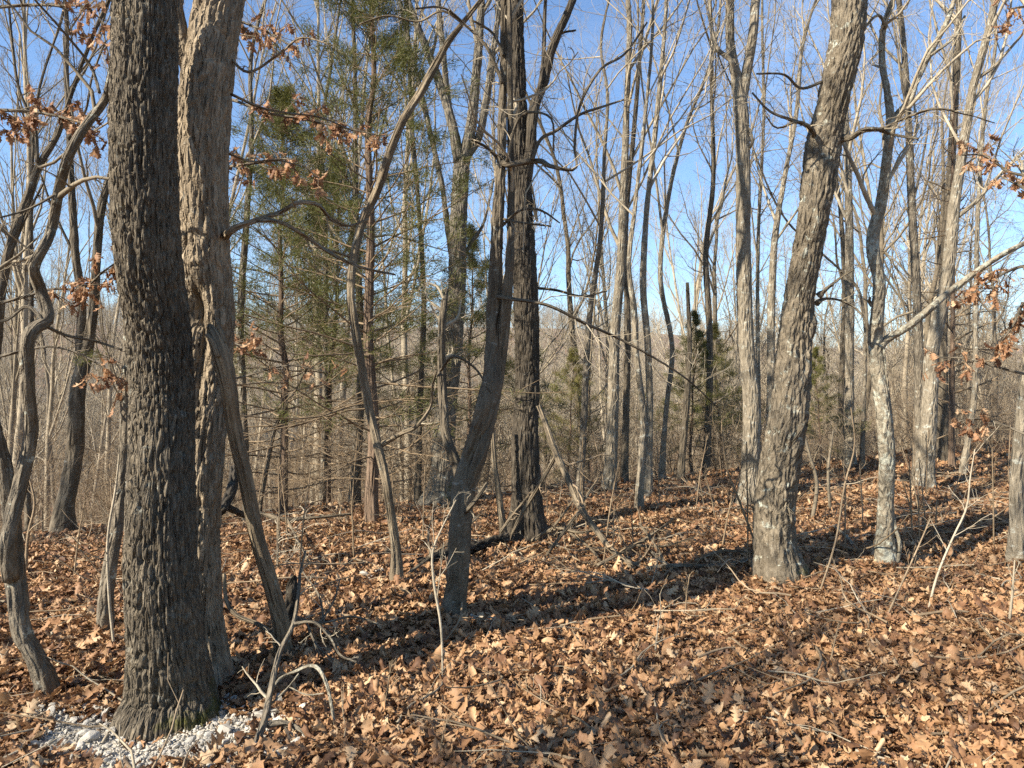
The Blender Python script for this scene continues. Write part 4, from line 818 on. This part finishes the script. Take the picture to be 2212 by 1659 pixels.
# ------------------------------------------------------------------ branches that keep their dry leaves
def leafy(name, label, base, paths, seed, mat='twig', trunk=None, root=None, cat='tree', nleaf=8, twigmat='twig_dark'):
    """paths: (rows (u,v,w,d), first t that bears leaves, leaves per metre)"""
    rng = np.random.default_rng(seed)
    if root is None:
        root = thing(name, label, cat, base)
        if trunk is not None:
            me, _, _ = trunk_mesh('trunk', trunk, M['grey'], 16, 80, 0.003, 50, 8, 0.06, 0.2, (), base, seed); link('trunk', me, root)
    off = np.array(root.location); tw = Twigs()
    for (rows_, t0, dens) in paths:
        c = np.array([[*px(u, v, d), w / FV * d / 2] for (u, v, w, d) in rows_])
        L = float(np.linalg.norm(np.diff(c[:, :3], axis=0), axis=1).sum())
        me, p, r = trunk_mesh('branch', c, M['grey'], 7, int(max(14, L * 30)), 0, 40, 8, 0.08, 0, (), off, seed); link('branch', me, root)
        pos, tan, rr, tt = sample(p[None], r[None], max(6, int(L * 13)), max(0.0, t0 - 0.1), 1.0, rng)
        P, R = grow(pos, side_dirs(tan, np.full(len(pos), 0.8), rng), rng.uniform(0.08, 0.26, len(pos)), np.maximum(rr * 0.5, 0.0022), 6, 0.22, -0.02, rng)
        tw.add(P, R)
        sel = tt > t0
        if sel.sum() == 0: continue
        q, _, _, _ = sample(P[sel], R[sel], max(1, int(round(dens * 2.2))), 0.35, 1.0, rng)
        for pt in q:
            if rng.random() < 0.15: continue
            rot = (-1.35 + rng.normal() * 0.45, rng.normal() * 0.5, rng.uniform(0, 6.283)); s = rng.uniform(0.5, 0.95)
            link('leaf', HANG[rng.integers(0, len(HANG))], root, pt - off, rot, (s, s, s))
    me = tw.mesh('twigs', M[twigmat], off)
    if me: tag(link('twigs', me, root), kind='stuff')
    return root

def off_tree(x, y, h, r=0.06):
    z = float(ground(x, y)); return np.array([x, y, z]), np.array([[x, y, z - .3, r * 1.1], [x, y, z, r], [x + .05, y, z + h * .35, r * .8], [x - .04, y + .05, z + h * .7, r * .6], [x, y, z + h, r * .3]])
b0, t0_ = off_tree(-4.55, 4.5, 5.0)
leafy('young_oak', 'young oak at the left edge still holding curled brown leaves', b0,
      [([(-420, 330, 12, 4.5), (-200, 262, 10, 4.4), (0, 238, 8, 4.3), (110, 248, 6, 4.25), (205, 275, 4, 4.2)], 0.60, 4), ([(-420, 800, 12, 4.5), (-150, 690, 9, 4.6), (40, 645, 7, 4.7), (110, 625, 6, 4.75), (180, 622, 5, 4.8), (225, 585, 4, 4.8), (262, 560, 3, 4.8)], 0.72, 4),
       ([(-420, 100, 12, 4.5), (-50, 20, 8, 4.3), (120, 12, 6, 4.2), (200, 25, 4, 4.1), (245, 80, 3, 4.1)], 0.78, 2), ([(-420, 900, 10, 4.5), (0, 770, 7, 4.6), (120, 750, 5, 4.6), (230, 800, 4, 4.6), (262, 835, 3, 4.6)], 0.86, 2)], 21, trunk=t0_)
b0, t0_ = off_tree(4.15, 4.6, 5.0)
leafy('young_oak', 'young oak at the right edge with rusty clusters of dead leaves', b0,
      [([(2475, 640, 12, 4.6), (2340, 600, 9, 4.7), (2212, 575, 7, 4.8), (2150, 600, 5, 4.8), (2098, 635, 3, 4.8)], 0.62, 4), ([(2475, 760, 12, 4.6), (2300, 690, 9, 4.7), (2212, 655, 7, 4.8), (2190, 700, 5, 4.8), (2165, 735, 3, 4.8)], 0.6, 5),
       ([(2475, 460, 12, 4.6), (2300, 380, 9, 4.8), (2190, 375, 6, 5.0), (2120, 335, 4, 5.1), (2080, 335, 3, 5.1)], 0.6, 3), ([(2475, 900, 10, 4.6), (2300, 830, 7, 4.8), (2160, 795, 5, 5.0), (2090, 775, 4, 5.1), (2025, 772, 3, 5.2)], 0.68, 2),
       ([(2475, 1000, 10, 4.6), (2250, 950, 6, 5.0), (2110, 905, 4, 5.2), (2070, 910, 3, 5.2)], 0.75, 3), ([(2475, 100, 10, 4.6), (2300, 40, 7, 4.7), (2212, 15, 5, 4.8), (2180, 20, 3, 4.8)], 0.5, 3), ([(2475, 560, 10, 4.6), (2300, 470, 8, 4.7), (2200, 400, 6, 4.9), (2160, 380, 3, 5.0)], 0.55, 3)], 22, trunk=t0_)
b0, t0_ = off_tree(-2.6, 5.2, 6.0, 0.05)
leafy('young_oak', 'young oak hidden behind the two thick trunks, brown leaves against the cedar', b0,
      [([(345, 180, 8, 5.2), (480, 40, 6, 4.9), (560, 62, 5, 4.8), (640, 105, 4, 4.7)], 0.5, 3), ([(345, 330, 8, 5.2), (480, 215, 7, 5.1), (580, 245, 6, 5.0), (660, 258, 5, 5.0), (725, 272, 4, 5.0), (810, 290, 3, 5.0)], 0.5, 5),
       ([(345, 480, 8, 5.2), (480, 365, 6, 5.0), (560, 352, 5, 4.9), (630, 345, 4, 4.9), (690, 385, 3, 4.9)], 0.38, 4), ([(345, 800, 7, 5.2), (500, 740, 5, 4.8), (535, 752, 3, 4.7)], 0.75, 2), ([(345, 860, 7, 5.2), (520, 815, 5, 5.0), (640, 790, 3, 5.0), (690, 800, 2, 5.0)], 0.7, 1)], 23, trunk=t0_)

# ------------------------------------------------------------------ cedars
def cedar_parts(Hc, R, live0, seed, r0, nbr=95, full=1.0):
    rng = np.random.default_rng(seed)
    K = 14; z = np.linspace(-0.3, Hc, K); c = np.stack([np.cumsum(rng.normal(size=K)) * 0.022, np.cumsum(rng.normal(size=K)) * 0.022, z, r0 * (1 - 0.88 * np.clip(z / Hc, 0, 1))], 1)
    tm, p, r = trunk_mesh('trunk', c, M['red'], 18, 150, 0.004, 50, 3.0, 0.07, 0.25, (), (0, 0, 0), seed)
    pos, tan, rr, t = sample(p[None], r[None], nbr, 0.09, 0.985, rng)
    zrel = np.clip(pos[:, 2] / Hc, 0, 1)
    prof = np.where(zrel < live0, 0.75 + 0.35 * zrel / live0, np.maximum(1.08 * (1 - ((zrel - live0) / (1 - live0)) ** 1.3), 0.10))
    L = R * prof * rng.uniform(0.6, 1.2, len(t))
    az = np.arange(len(t)) * 2.39996 + rng.normal(size=len(t)) * 0.4
    el = np.where(zrel < live0, rng.normal(0.05, 0.15, len(t)), 0.25 + 0.55 * (zrel - live0) / (1 - live0) + rng.normal(0, 0.12, len(t)))
    d = np.stack([np.cos(az) * np.cos(el), np.sin(az) * np.cos(el), np.sin(el)], 1)
    P, Rr = grow(pos, d, L, np.minimum(np.maximum(0.0045 + 0.008 * L / R, 0.004), rr * 0.8), 8, 0.09, 0.0, rng, up2=0.03)
    tw = Twigs(); tw.add(P, Rr, 4)
    p2, t2, r2, tt2 = sample(P, Rr, 11, 0.18, 1.0, rng)
    L2 = np.repeat(L, 11) * 0.34 * (1.2 - 0.75 * tt2) * rng.uniform(0.6, 1.2, len(tt2))
    d2 = side_dirs(t2, np.full(len(t2), 0.75), rng); d2[:, 2] *= 0.55
    P2, R2 = grow(p2, d2, L2, np.minimum(r2 * 0.6, 0.004) + 0.0008, 5, 0.15, 0.01, rng); tw.add(P2, R2, 3)
    zb = np.repeat(zrel, 11); live = rng.random(len(zb)) < full * sstep((zb - live0 + 0.10) / 0.2) 
    dead = ~live
    p3, t3, r3, _ = sample(P2[dead], R2[dead], 4, 0.2, 1.0, rng)
    if len(p3):
        P3, R3 = grow(p3, side_dirs(t3, np.full(len(t3), 0.8), rng), rng.uniform(0.05, 0.22, len(t3)), np.full(len(t3), 0.0022), 4, 0.2, 0, rng); tw.add(P3, R3, 3)
    # live sprays
    p4, t4, _, _ = sample(P2[live], R2[live], 6, 0.12, 1.05, rng)
    n = len(p4); F = []
    for k in range(14):
        o = p4 + rng.normal(size=(n, 3)) * 0.035
        dd = norm(t4 * 0.8 + rng.normal(size=(n, 3)) * 0.75 + np.array([0, 0, 0.18])); ll = rng.uniform(0.035, 0.09, n)[:, None]
        sd = norm(np.cross(dd, rng.normal(size=(n, 3)))) * rng.uniform(0.0018, 0.0042, n)[:, None]
        F.append(np.stack([o - sd, o + sd, o + dd * ll * 0.6 + sd * 0.9, o + dd * ll], 1))
    F = np.concatenate(F).reshape(-1, 3); nf = len(F) // 4
    b = np.arange(nf)[:, None] * 4
    fm = mesh_from('foliage', F, tris=np.concatenate([b + np.array([0, 1, 2]), b + np.array([0, 2, 3])]), mat=M['cedar'], smooth=False)
    return tm, tw.mesh('branches', M['twig_brown']), fm
CED = [cedar_parts(7.4, 1.85, 0.22, 61, 0.075, 135, 0.66), cedar_parts(5.6, 2.0, 0.27, 62, 0.06, 105, 0.66), cedar_parts(4.2, 1.3, 0.22, 63, 0.04, 55, 0.6)]
def cedar(label, kind, u, d, s=1.0, rz=0.0, v=None):
    x = (u - 1106) / FV * d; z = float(ground(x, d)); t = thing('cedar_tree', label, 'tree', (x, d, z)); t.rotation_euler = (0, 0, rz); t.scale = (s, s, s)
    for nm, me in zip(('trunk', 'branch', 'foliage'), CED[kind]):
        o = link({'branch': 'branches'}.get(nm, nm), me, t)
        if nm != 'trunk': o['kind'] = 'stuff'
    return t
cedar('tall green red cedar left of centre behind the thin stripped tree', 0, 812, 7.9, 1.0, 0.4)
cedar('bushy olive cedar filling the gap right of the hollow scarred oak', 1, 610, 9.3, 1.0, 2.2)
cedar('shorter cedar half hidden behind the bushy olive cedar', 1, 700, 11.5, 1.05, 4.0)
cedar('thin cedar glimpsed beside the mossy footed oak', 2, 1010, 12.5, 1.2, 1.0)
cedar('small green cedar low in the gap among the middle cluster', 2, 1490, 13.2, 0.75, 0.3)
cedar('little cedar just left of the lichen patched trunk', 2, 1560, 14.5, 0.75, 2.0)
cedar('low cedar peeping out right of the leaning oak', 2, 1775, 13.0, 0.55, 3.0)
cedar('low thin cedar left of the middle cluster behind the slim dark tree', 2, 1225, 15.5, 0.8, 5.0)

# ------------------------------------------------------------------ background trees
def proto(seed, Hh, r0, style):
    rng = np.random.default_rng(seed); K = 18
    p, r = grow(np.array([[0, 0, -0.4]]), np.array([[rng.normal() * .05, rng.normal() * .05, 1.0]]), np.array([Hh]), np.array([r0]), K, 0.045 if style != 'oak' else 0.08, 0.04, rng, tip=0.18)
    me, tp, tr = trunk_mesh('trunk', np.concatenate([p[0], r[0][:, None]], 1), M['far_dark'] if style in ('oak', 'pole2') else M['far_trunk'], 10, 70, 0.006, 30, 5, 0.07, 0.25, (), (0, 0, 0), seed)
    tw = Twigs(); L = np.array([Hh])
    if style == 'fan': lv = [(14, 0.5, 0.42, 0.08, 0.10, 9, 6, 0.009), (8, 0.55, 0.42, 0.12, 0.08, 7, 4, 0.0045), (7, 0.6, 0.45, 0.16, 0.05, 5, 3, 0.003), (3, 0.65, 0.5, 0.2, 0.03, 3, 3, 0.0022)]; t0 = 0.32
    elif style == 'oak': lv = [(12, 0.85, 0.40, 0.18, 0.05, 9, 6, 0.009), (8, 0.75, 0.42, 0.22, 0.04, 7, 4, 0.0045), (7, 0.75, 0.45, 0.25, 0.03, 5, 3, 0.003), (3, 0.7, 0.5, 0.25, 0.02, 3, 3, 0.0022)]; t0 = 0.30
    else: lv = [(34, 0.95, 0.17, 0.14, 0.05, 7, 4, 0.006), (7, 0.75, 0.45, 0.2, 0.03, 5, 3, 0.004), (5, 0.7, 0.5, 0.2, 0.02, 3, 3, 0.003)]; t0 = 0.12
    ii = np.linspace(0, len(tp) - 1, 24).astype(int)
    spread_crown(tw, tp[ii][None], tr[ii][None], L, rng, lv, t0=t0)
    return me, tw.mesh('crown', M['twig_dark'] if style in ('oak', 'pole2') else M['twig'])
PROTO = [proto(71, 15, 0.115, 'fan'), proto(72, 17, 0.13, 'fan'), proto(73, 13, 0.09, 'fan'), proto(74, 14, 0.125, 'oak'), proto(75, 12, 0.10, 'oak'), proto(76, 9, 0.055, 'pole'), proto(77, 11, 0.07, 'pole2'), proto(78, 7, 0.04, 'pole')]
LAND = [(-150, None), (60, 'the left edge'), (176, 'the dark forking trunk'), (340, 'the thick dark oak'), (500, 'the hollow scarred oak'), (610, 'the olive cedar'), (812, 'the tall cedar'), (965, 'the mossy footed oak'), (1140, 'the ridged dark oak'), (1320, 'the pale straight trunk'), (1486, 'the snapped snag'), (1615, 'the lichen patched trunk'), (1712, 'the leaning oak'), (1902, 'the lichen covered tree'), (2015, 'the right hand trio'), (2212, 'the right edge'), (2400, None)]
ORD = ['first', 'second', 'third', 'fourth', 'fifth', 'sixth', 'seventh', 'eighth', 'ninth', 'tenth', 'eleventh', 'twelfth', 'thirteenth', 'fourteenth', 'fifteenth', 'sixteenth', 'seventeenth', 'eighteenth', 'nineteenth', 'twentieth', 'penultimate', 'last']
def background():
    rng = np.random.default_rng(31); spots = []
    tries = 0
    while len(spots) < 120 and tries < 9000:
        tries += 1
        u = rng.uniform(5, 2207); d = rng.choice([rng.uniform(12.5, 22), rng.uniform(18, 34), rng.uniform(30, 55)], p=[0.16, 0.42, 0.42])
        x = (u - 1106) / FV * d
        if d < 14 + 3.5 * (u > 1500): continue
        if any((x - a) ** 2 + (d - b) ** 2 < 1.1 for a, b, *_ in spots): continue
        spots.append((x, d, u))
    zones = {}
    for (x, d, u) in spots:
        for i in range(1, len(LAND) - 2):
            if LAND[i][0] <= u < LAND[i + 1][0]: zones.setdefault(i, []).append((u, x, d)); break
        else: zones.setdefault(1, []).append((u, x, d))
    for i, lst in sorted(zones.items()):
        lst.sort()
        for k, (u, x, d) in enumerate(lst):
            kind = int(rng.choice(8, p=[.17, .14, .18, .07, .07, .15, .08, .14]))
            a, b = LAND[i][1], LAND[i + 1][1]
            t = thing('background_tree', f'{ORD[k]} bare background tree from left between {a} and {b}', 'tree', (x, d, float(ground(x, d))), 'bare trees of the background wood')
            s = rng.uniform(0.8, 1.15); t.scale = (s, s, s * rng.uniform(0.92, 1.1)); t.rotation_euler = (rng.normal() * .03, rng.normal() * .03, rng.uniform(0, 6.283))
            link('trunk', PROTO[kind][0], t); tag(link('crown', PROTO[kind][1], t), kind='stuff')
background()
# trees beside and behind the viewpoint, whose shadows fall into the picture
for k, (x, y, kind, s) in enumerate([(-2.6, 0.2, 6, 1.2), (-3.6, 0.2, 5, 1.1), (-6.2, -2.9, 6, 1.0), (-5.2, -5.4, 0, 0.8), (-14.5, -8.0, 3, 1.0), (-15, 1.5, 1, 0.9), (-1.6, -6.2, 4, 0.7), (-9.5, 4.0, 2, 0.9), (-8.5, -4.3, 5, 1.1)]):
    t = thing('shade_tree', 'bare tree outside the picture throwing shadows across the leaves', 'tree', (x, y, float(ground(x, y))), 'trees beside the viewpoint')
    t.scale = (s, s, s); t.rotation_euler = (0, 0, k * 1.9); link('trunk', PROTO[kind][0], t); tag(link('crown', PROTO[kind][1], t), kind='stuff')

# ------------------------------------------------------------------ undergrowth and the far woods, each one mass
def source(name, me):
    return bpy.data.objects.new(name, me)                 # shape for the scatter only
def brush_mesh(seed, h, n):
    rng = np.random.default_rng(seed); tw = Twigs()
    st = np.stack([rng.normal(size=n) * .35, rng.normal(size=n) * .35, np.full(n, -.1)], 1); dr = np.stack([rng.normal(size=n) * .3, rng.normal(size=n) * .3, np.ones(n)], 1)
    P, R = grow(st, dr, h * rng.uniform(.5, 1.1, n), np.full(n, 0.009), 9, 0.10, 0.02, rng, tip=.3); tw.add(P, R, 4)
    spread_crown(tw, P, R, np.full(n, h), rng, [(9, .85, .33, .16, .03, 6, 3, .004), (6, .8, .45, .2, .02, 4, 3, .0028)], t0=.15)
    return tw.mesh('brush', M['twig_brown'])
def far_mesh(seed, h):
    rng = np.random.default_rng(seed); tw = Twigs()
    P, R = grow(np.array([[0, 0, -.5]]), np.array([[0, 0, 1.]]), np.array([h]), np.array([.15]), 10, .05, .05, rng, tip=.2); tw.add(P, R, 5)
    spread_crown(tw, P, R, np.array([h]), rng, [(14, .6, .4, .1, .08, 6, 4, .03), (8, .65, .45, .15, .05, 4, 3, .02), (6, .7, .5, .2, .03, 3, 3, .014)], t0=.3)
    return tw.mesh('far_tree', M['twig'])
BR = [source('brush_shape', brush_mesh(81, 2.4, 7)), source('brush_shape', brush_mesh(82, 1.6, 8)), source('brush_shape', brush_mesh(83, 3.6, 5))]
FT = [source('far_shape', far_mesh(91, 14)), source('far_shape', far_mesh(92, 16)), source('far_shape', far_mesh(93, 12))]
def masses():
    rng = np.random.default_rng(41)
    n = 520; u = rng.uniform(-250, 2460, n); d = np.exp(rng.uniform(math.log(11.5), math.log(70), n)); x = (u - 1106) / FV * d
    k = (d > 12 + 0.0022 * np.maximum(u - 900, 0)); x, d = x[k], d[k]; n = len(x)
    instancer('undergrowth', np.stack([x, d, ground(x, d)], 1), np.stack([np.zeros(n), np.zeros(n), rng.uniform(0, 6.3, n)], 1), rng.uniform(.6, 1.25, n), rng.integers(0, 3, n), BR, 'tangle of brown leafless brush below the crest')
    n = 5200; d = np.concatenate([rng.uniform(55, 160, 900), rng.uniform(160, 620, n - 900)]); u = rng.uniform(-300, 2500, n); x = (u - 1106) / FV * d
    instancer('far_woods', np.stack([x, d, ground(x, d)], 1), np.stack([np.zeros(n), np.zeros(n), rng.uniform(0, 6.3, n)], 1), rng.uniform(.75, 1.2, n), rng.integers(0, 3, n), FT, 'grey leafless woods covering the far hillside')
masses()

# ------------------------------------------------------------------ the air
HAZE = True
if HAZE:
    hm = bpy.data.materials.new('thin winter haze'); hm.use_nodes = True; hn = hm.node_tree; hn.nodes.clear()
    ho = hn.nodes.new('ShaderNodeOutputMaterial'); hv = hn.nodes.new('ShaderNodeVolumePrincipled'); hv.inputs['Density'].default_value = 0.00022; hv.inputs['Color'].default_value = (0.90, 0.93, 0.97, 1)
    hv.inputs['Anisotropy'].default_value = 0.0
    hn.links.new(hv.outputs['Volume'], ho.inputs['Volume'])
    bx = np.array([[x, y, z] for x in (-1490, 1490) for y in (-198, 1490) for z in (-29, 95)], float)
    me = mesh_from('haze', bx, quads=np.array([(0, 1, 3, 2), (4, 6, 7, 5), (0, 4, 5, 1), (2, 3, 7, 6), (0, 2, 6, 4), (1, 5, 7, 3)]), mat=hm, smooth=False)
    tag(link('haze', me), 'thin blue winter haze over the valley', kind='stuff')

# ------------------------------------------------------------------ saplings and stems on the leafy ground
def sapling(label, rows_, seed, mat='twig_pale', name='sapling', group=None):
    rng = np.random.default_rng(seed + 900); u, v = rows_[0][:2]; d = hit(u, v)
    c = ctrl_px(rows_, d, rng); foot = c[0, :3].copy(); foot[2] = float(ground(foot[0], foot[1])); c[0, 2] = foot[2] - 0.03
    t = thing(name, label, 'sapling', foot, group)
    p, s_ = resample(c, 18); tw = Twigs(); tw.add(p[None, :, :3], np.maximum(p[None, :, 3], .0016), 6); link('stem', tw.mesh('stem', M[mat], foot), t)
    L = np.array([s_[-1]]); tw = Twigs(); spread_crown(tw, p[None, :, :3], np.maximum(p[None, :, 3], .002), L, rng, [(7, .7, .3, .15, .04, 5, 3, .0022), (3, .7, .5, .2, .02, 4, 3, .0016)], t0=.4)
    tag(link('twigs', tw.mesh('twigs', M[mat], foot), t), kind='stuff')
SAP = [('pale curved sapling rising from the bright leaves at far right', [(2001, 1327, 5), (2024, 1245, 5), (2060, 1158, 4), (2088, 1097, 4), (2096, 1031, 3), (2106, 970, 2)]),
 ('short pale stem standing near the right edge', [(2178, 1352, 6), (2186, 1290, 5), (2192, 1210, 3)]),
 ('thin upright twig in the sunlit leaves below the leaning oak', [(1789, 1440, 3), (1800, 1400, 3), (1812, 1345, 2)]),
 ('slanting sapling below the lichen covered tree', [(1909, 1337, 4), (1943, 1271, 4), (1989, 1169, 3), (2010, 1120, 2)]),
 ('slim branching sapling close right of the leaning oak', [(1769, 1276, 4), (1805, 1169, 4), (1826, 1041, 4), (1846, 964, 3), (1838, 880, 2)]),
 ('dark forked sapling behind the leaning oak', [(1754, 1123, 9), (1764, 1041, 8), (1745, 970, 6), (1728, 900, 4)]),
 ('dark bushy stem between leaning oak and lichen covered tree', [(1794, 1102, 7), (1789, 1020, 6), (1800, 930, 4)]),
 ('pale whip beside the slender grey tree at left', [(248, 1399, 6), (236, 1290, 6), (234, 1150, 5), (250, 1056, 5), (258, 980, 3)]),
 ('pale whip standing close before the forked grey tree', [(957, 1468, 4), (952, 1347, 6), (936, 1245, 6), (934, 1195, 5), (960, 1130, 4), (985, 1080, 3)]),
 ('short reddish twig upright in leaves left of centre', [(827, 1542, 3), (838, 1480, 3), (848, 1425, 2)]),
 ('tall thin whip in the left middle ground beside the leaning tree', [(55, 1240, 7), (62, 1150, 6), (75, 1090, 5), (60, 1020, 3)]),
 ('thin wire like stem at the bottom centre', [(945, 1649, 3), (955, 1600, 3), (968, 1545, 2)]),
 ('thin brown stem in the leaves below the propped dead limb', [(1480, 1330, 3), (1484, 1280, 3), (1490, 1240, 2)]),
 ('slim brown sapling left of the big leaning oak foot', [(1640, 1190, 5), (1600, 1090, 5), (1570, 1010, 4), (1560, 930, 3)])]
for k, (lab, rows_) in enumerate(SAP): sapling(lab, rows_, k, 'twig_dark' if 'dark' in lab else ('twig_brown' if 'pale' not in lab else 'twig_pale'))
rs = np.random.default_rng(77); SEED = []
for k in range(50):
    u = rs.uniform(1180, 2190) if k < 36 else rs.uniform(40, 1000); v = rs.uniform(1030, 1230) if k < 36 else rs.uniform(1130, 1260)
    SEED.append((u, v, rs.uniform(0.35, 1.1), rs.normal() * 0.15))
SEED.sort(); zone = {}
for k, (u, v, h, l) in enumerate(SEED):
    i = max(j for j in range(1, len(LAND) - 2) if LAND[j][0] <= u or j == 1); n = zone[i] = zone.get(i, -1) + 1
    d = hit(u, v); h = h / d * FV; l *= h
    sapling(f'{ORD[n]} small leafless seedling from left between {LAND[i][1]} and {LAND[i + 1][1]}', [(u, v, 4.5 / d * 5), (u + l * .4, v - h * .5, 4 / d * 5), (u + l, v - h, 2.5 / d * 5)], 50 + k, 'twig_brown', 'seedling', 'small seedlings on the leafy ground')
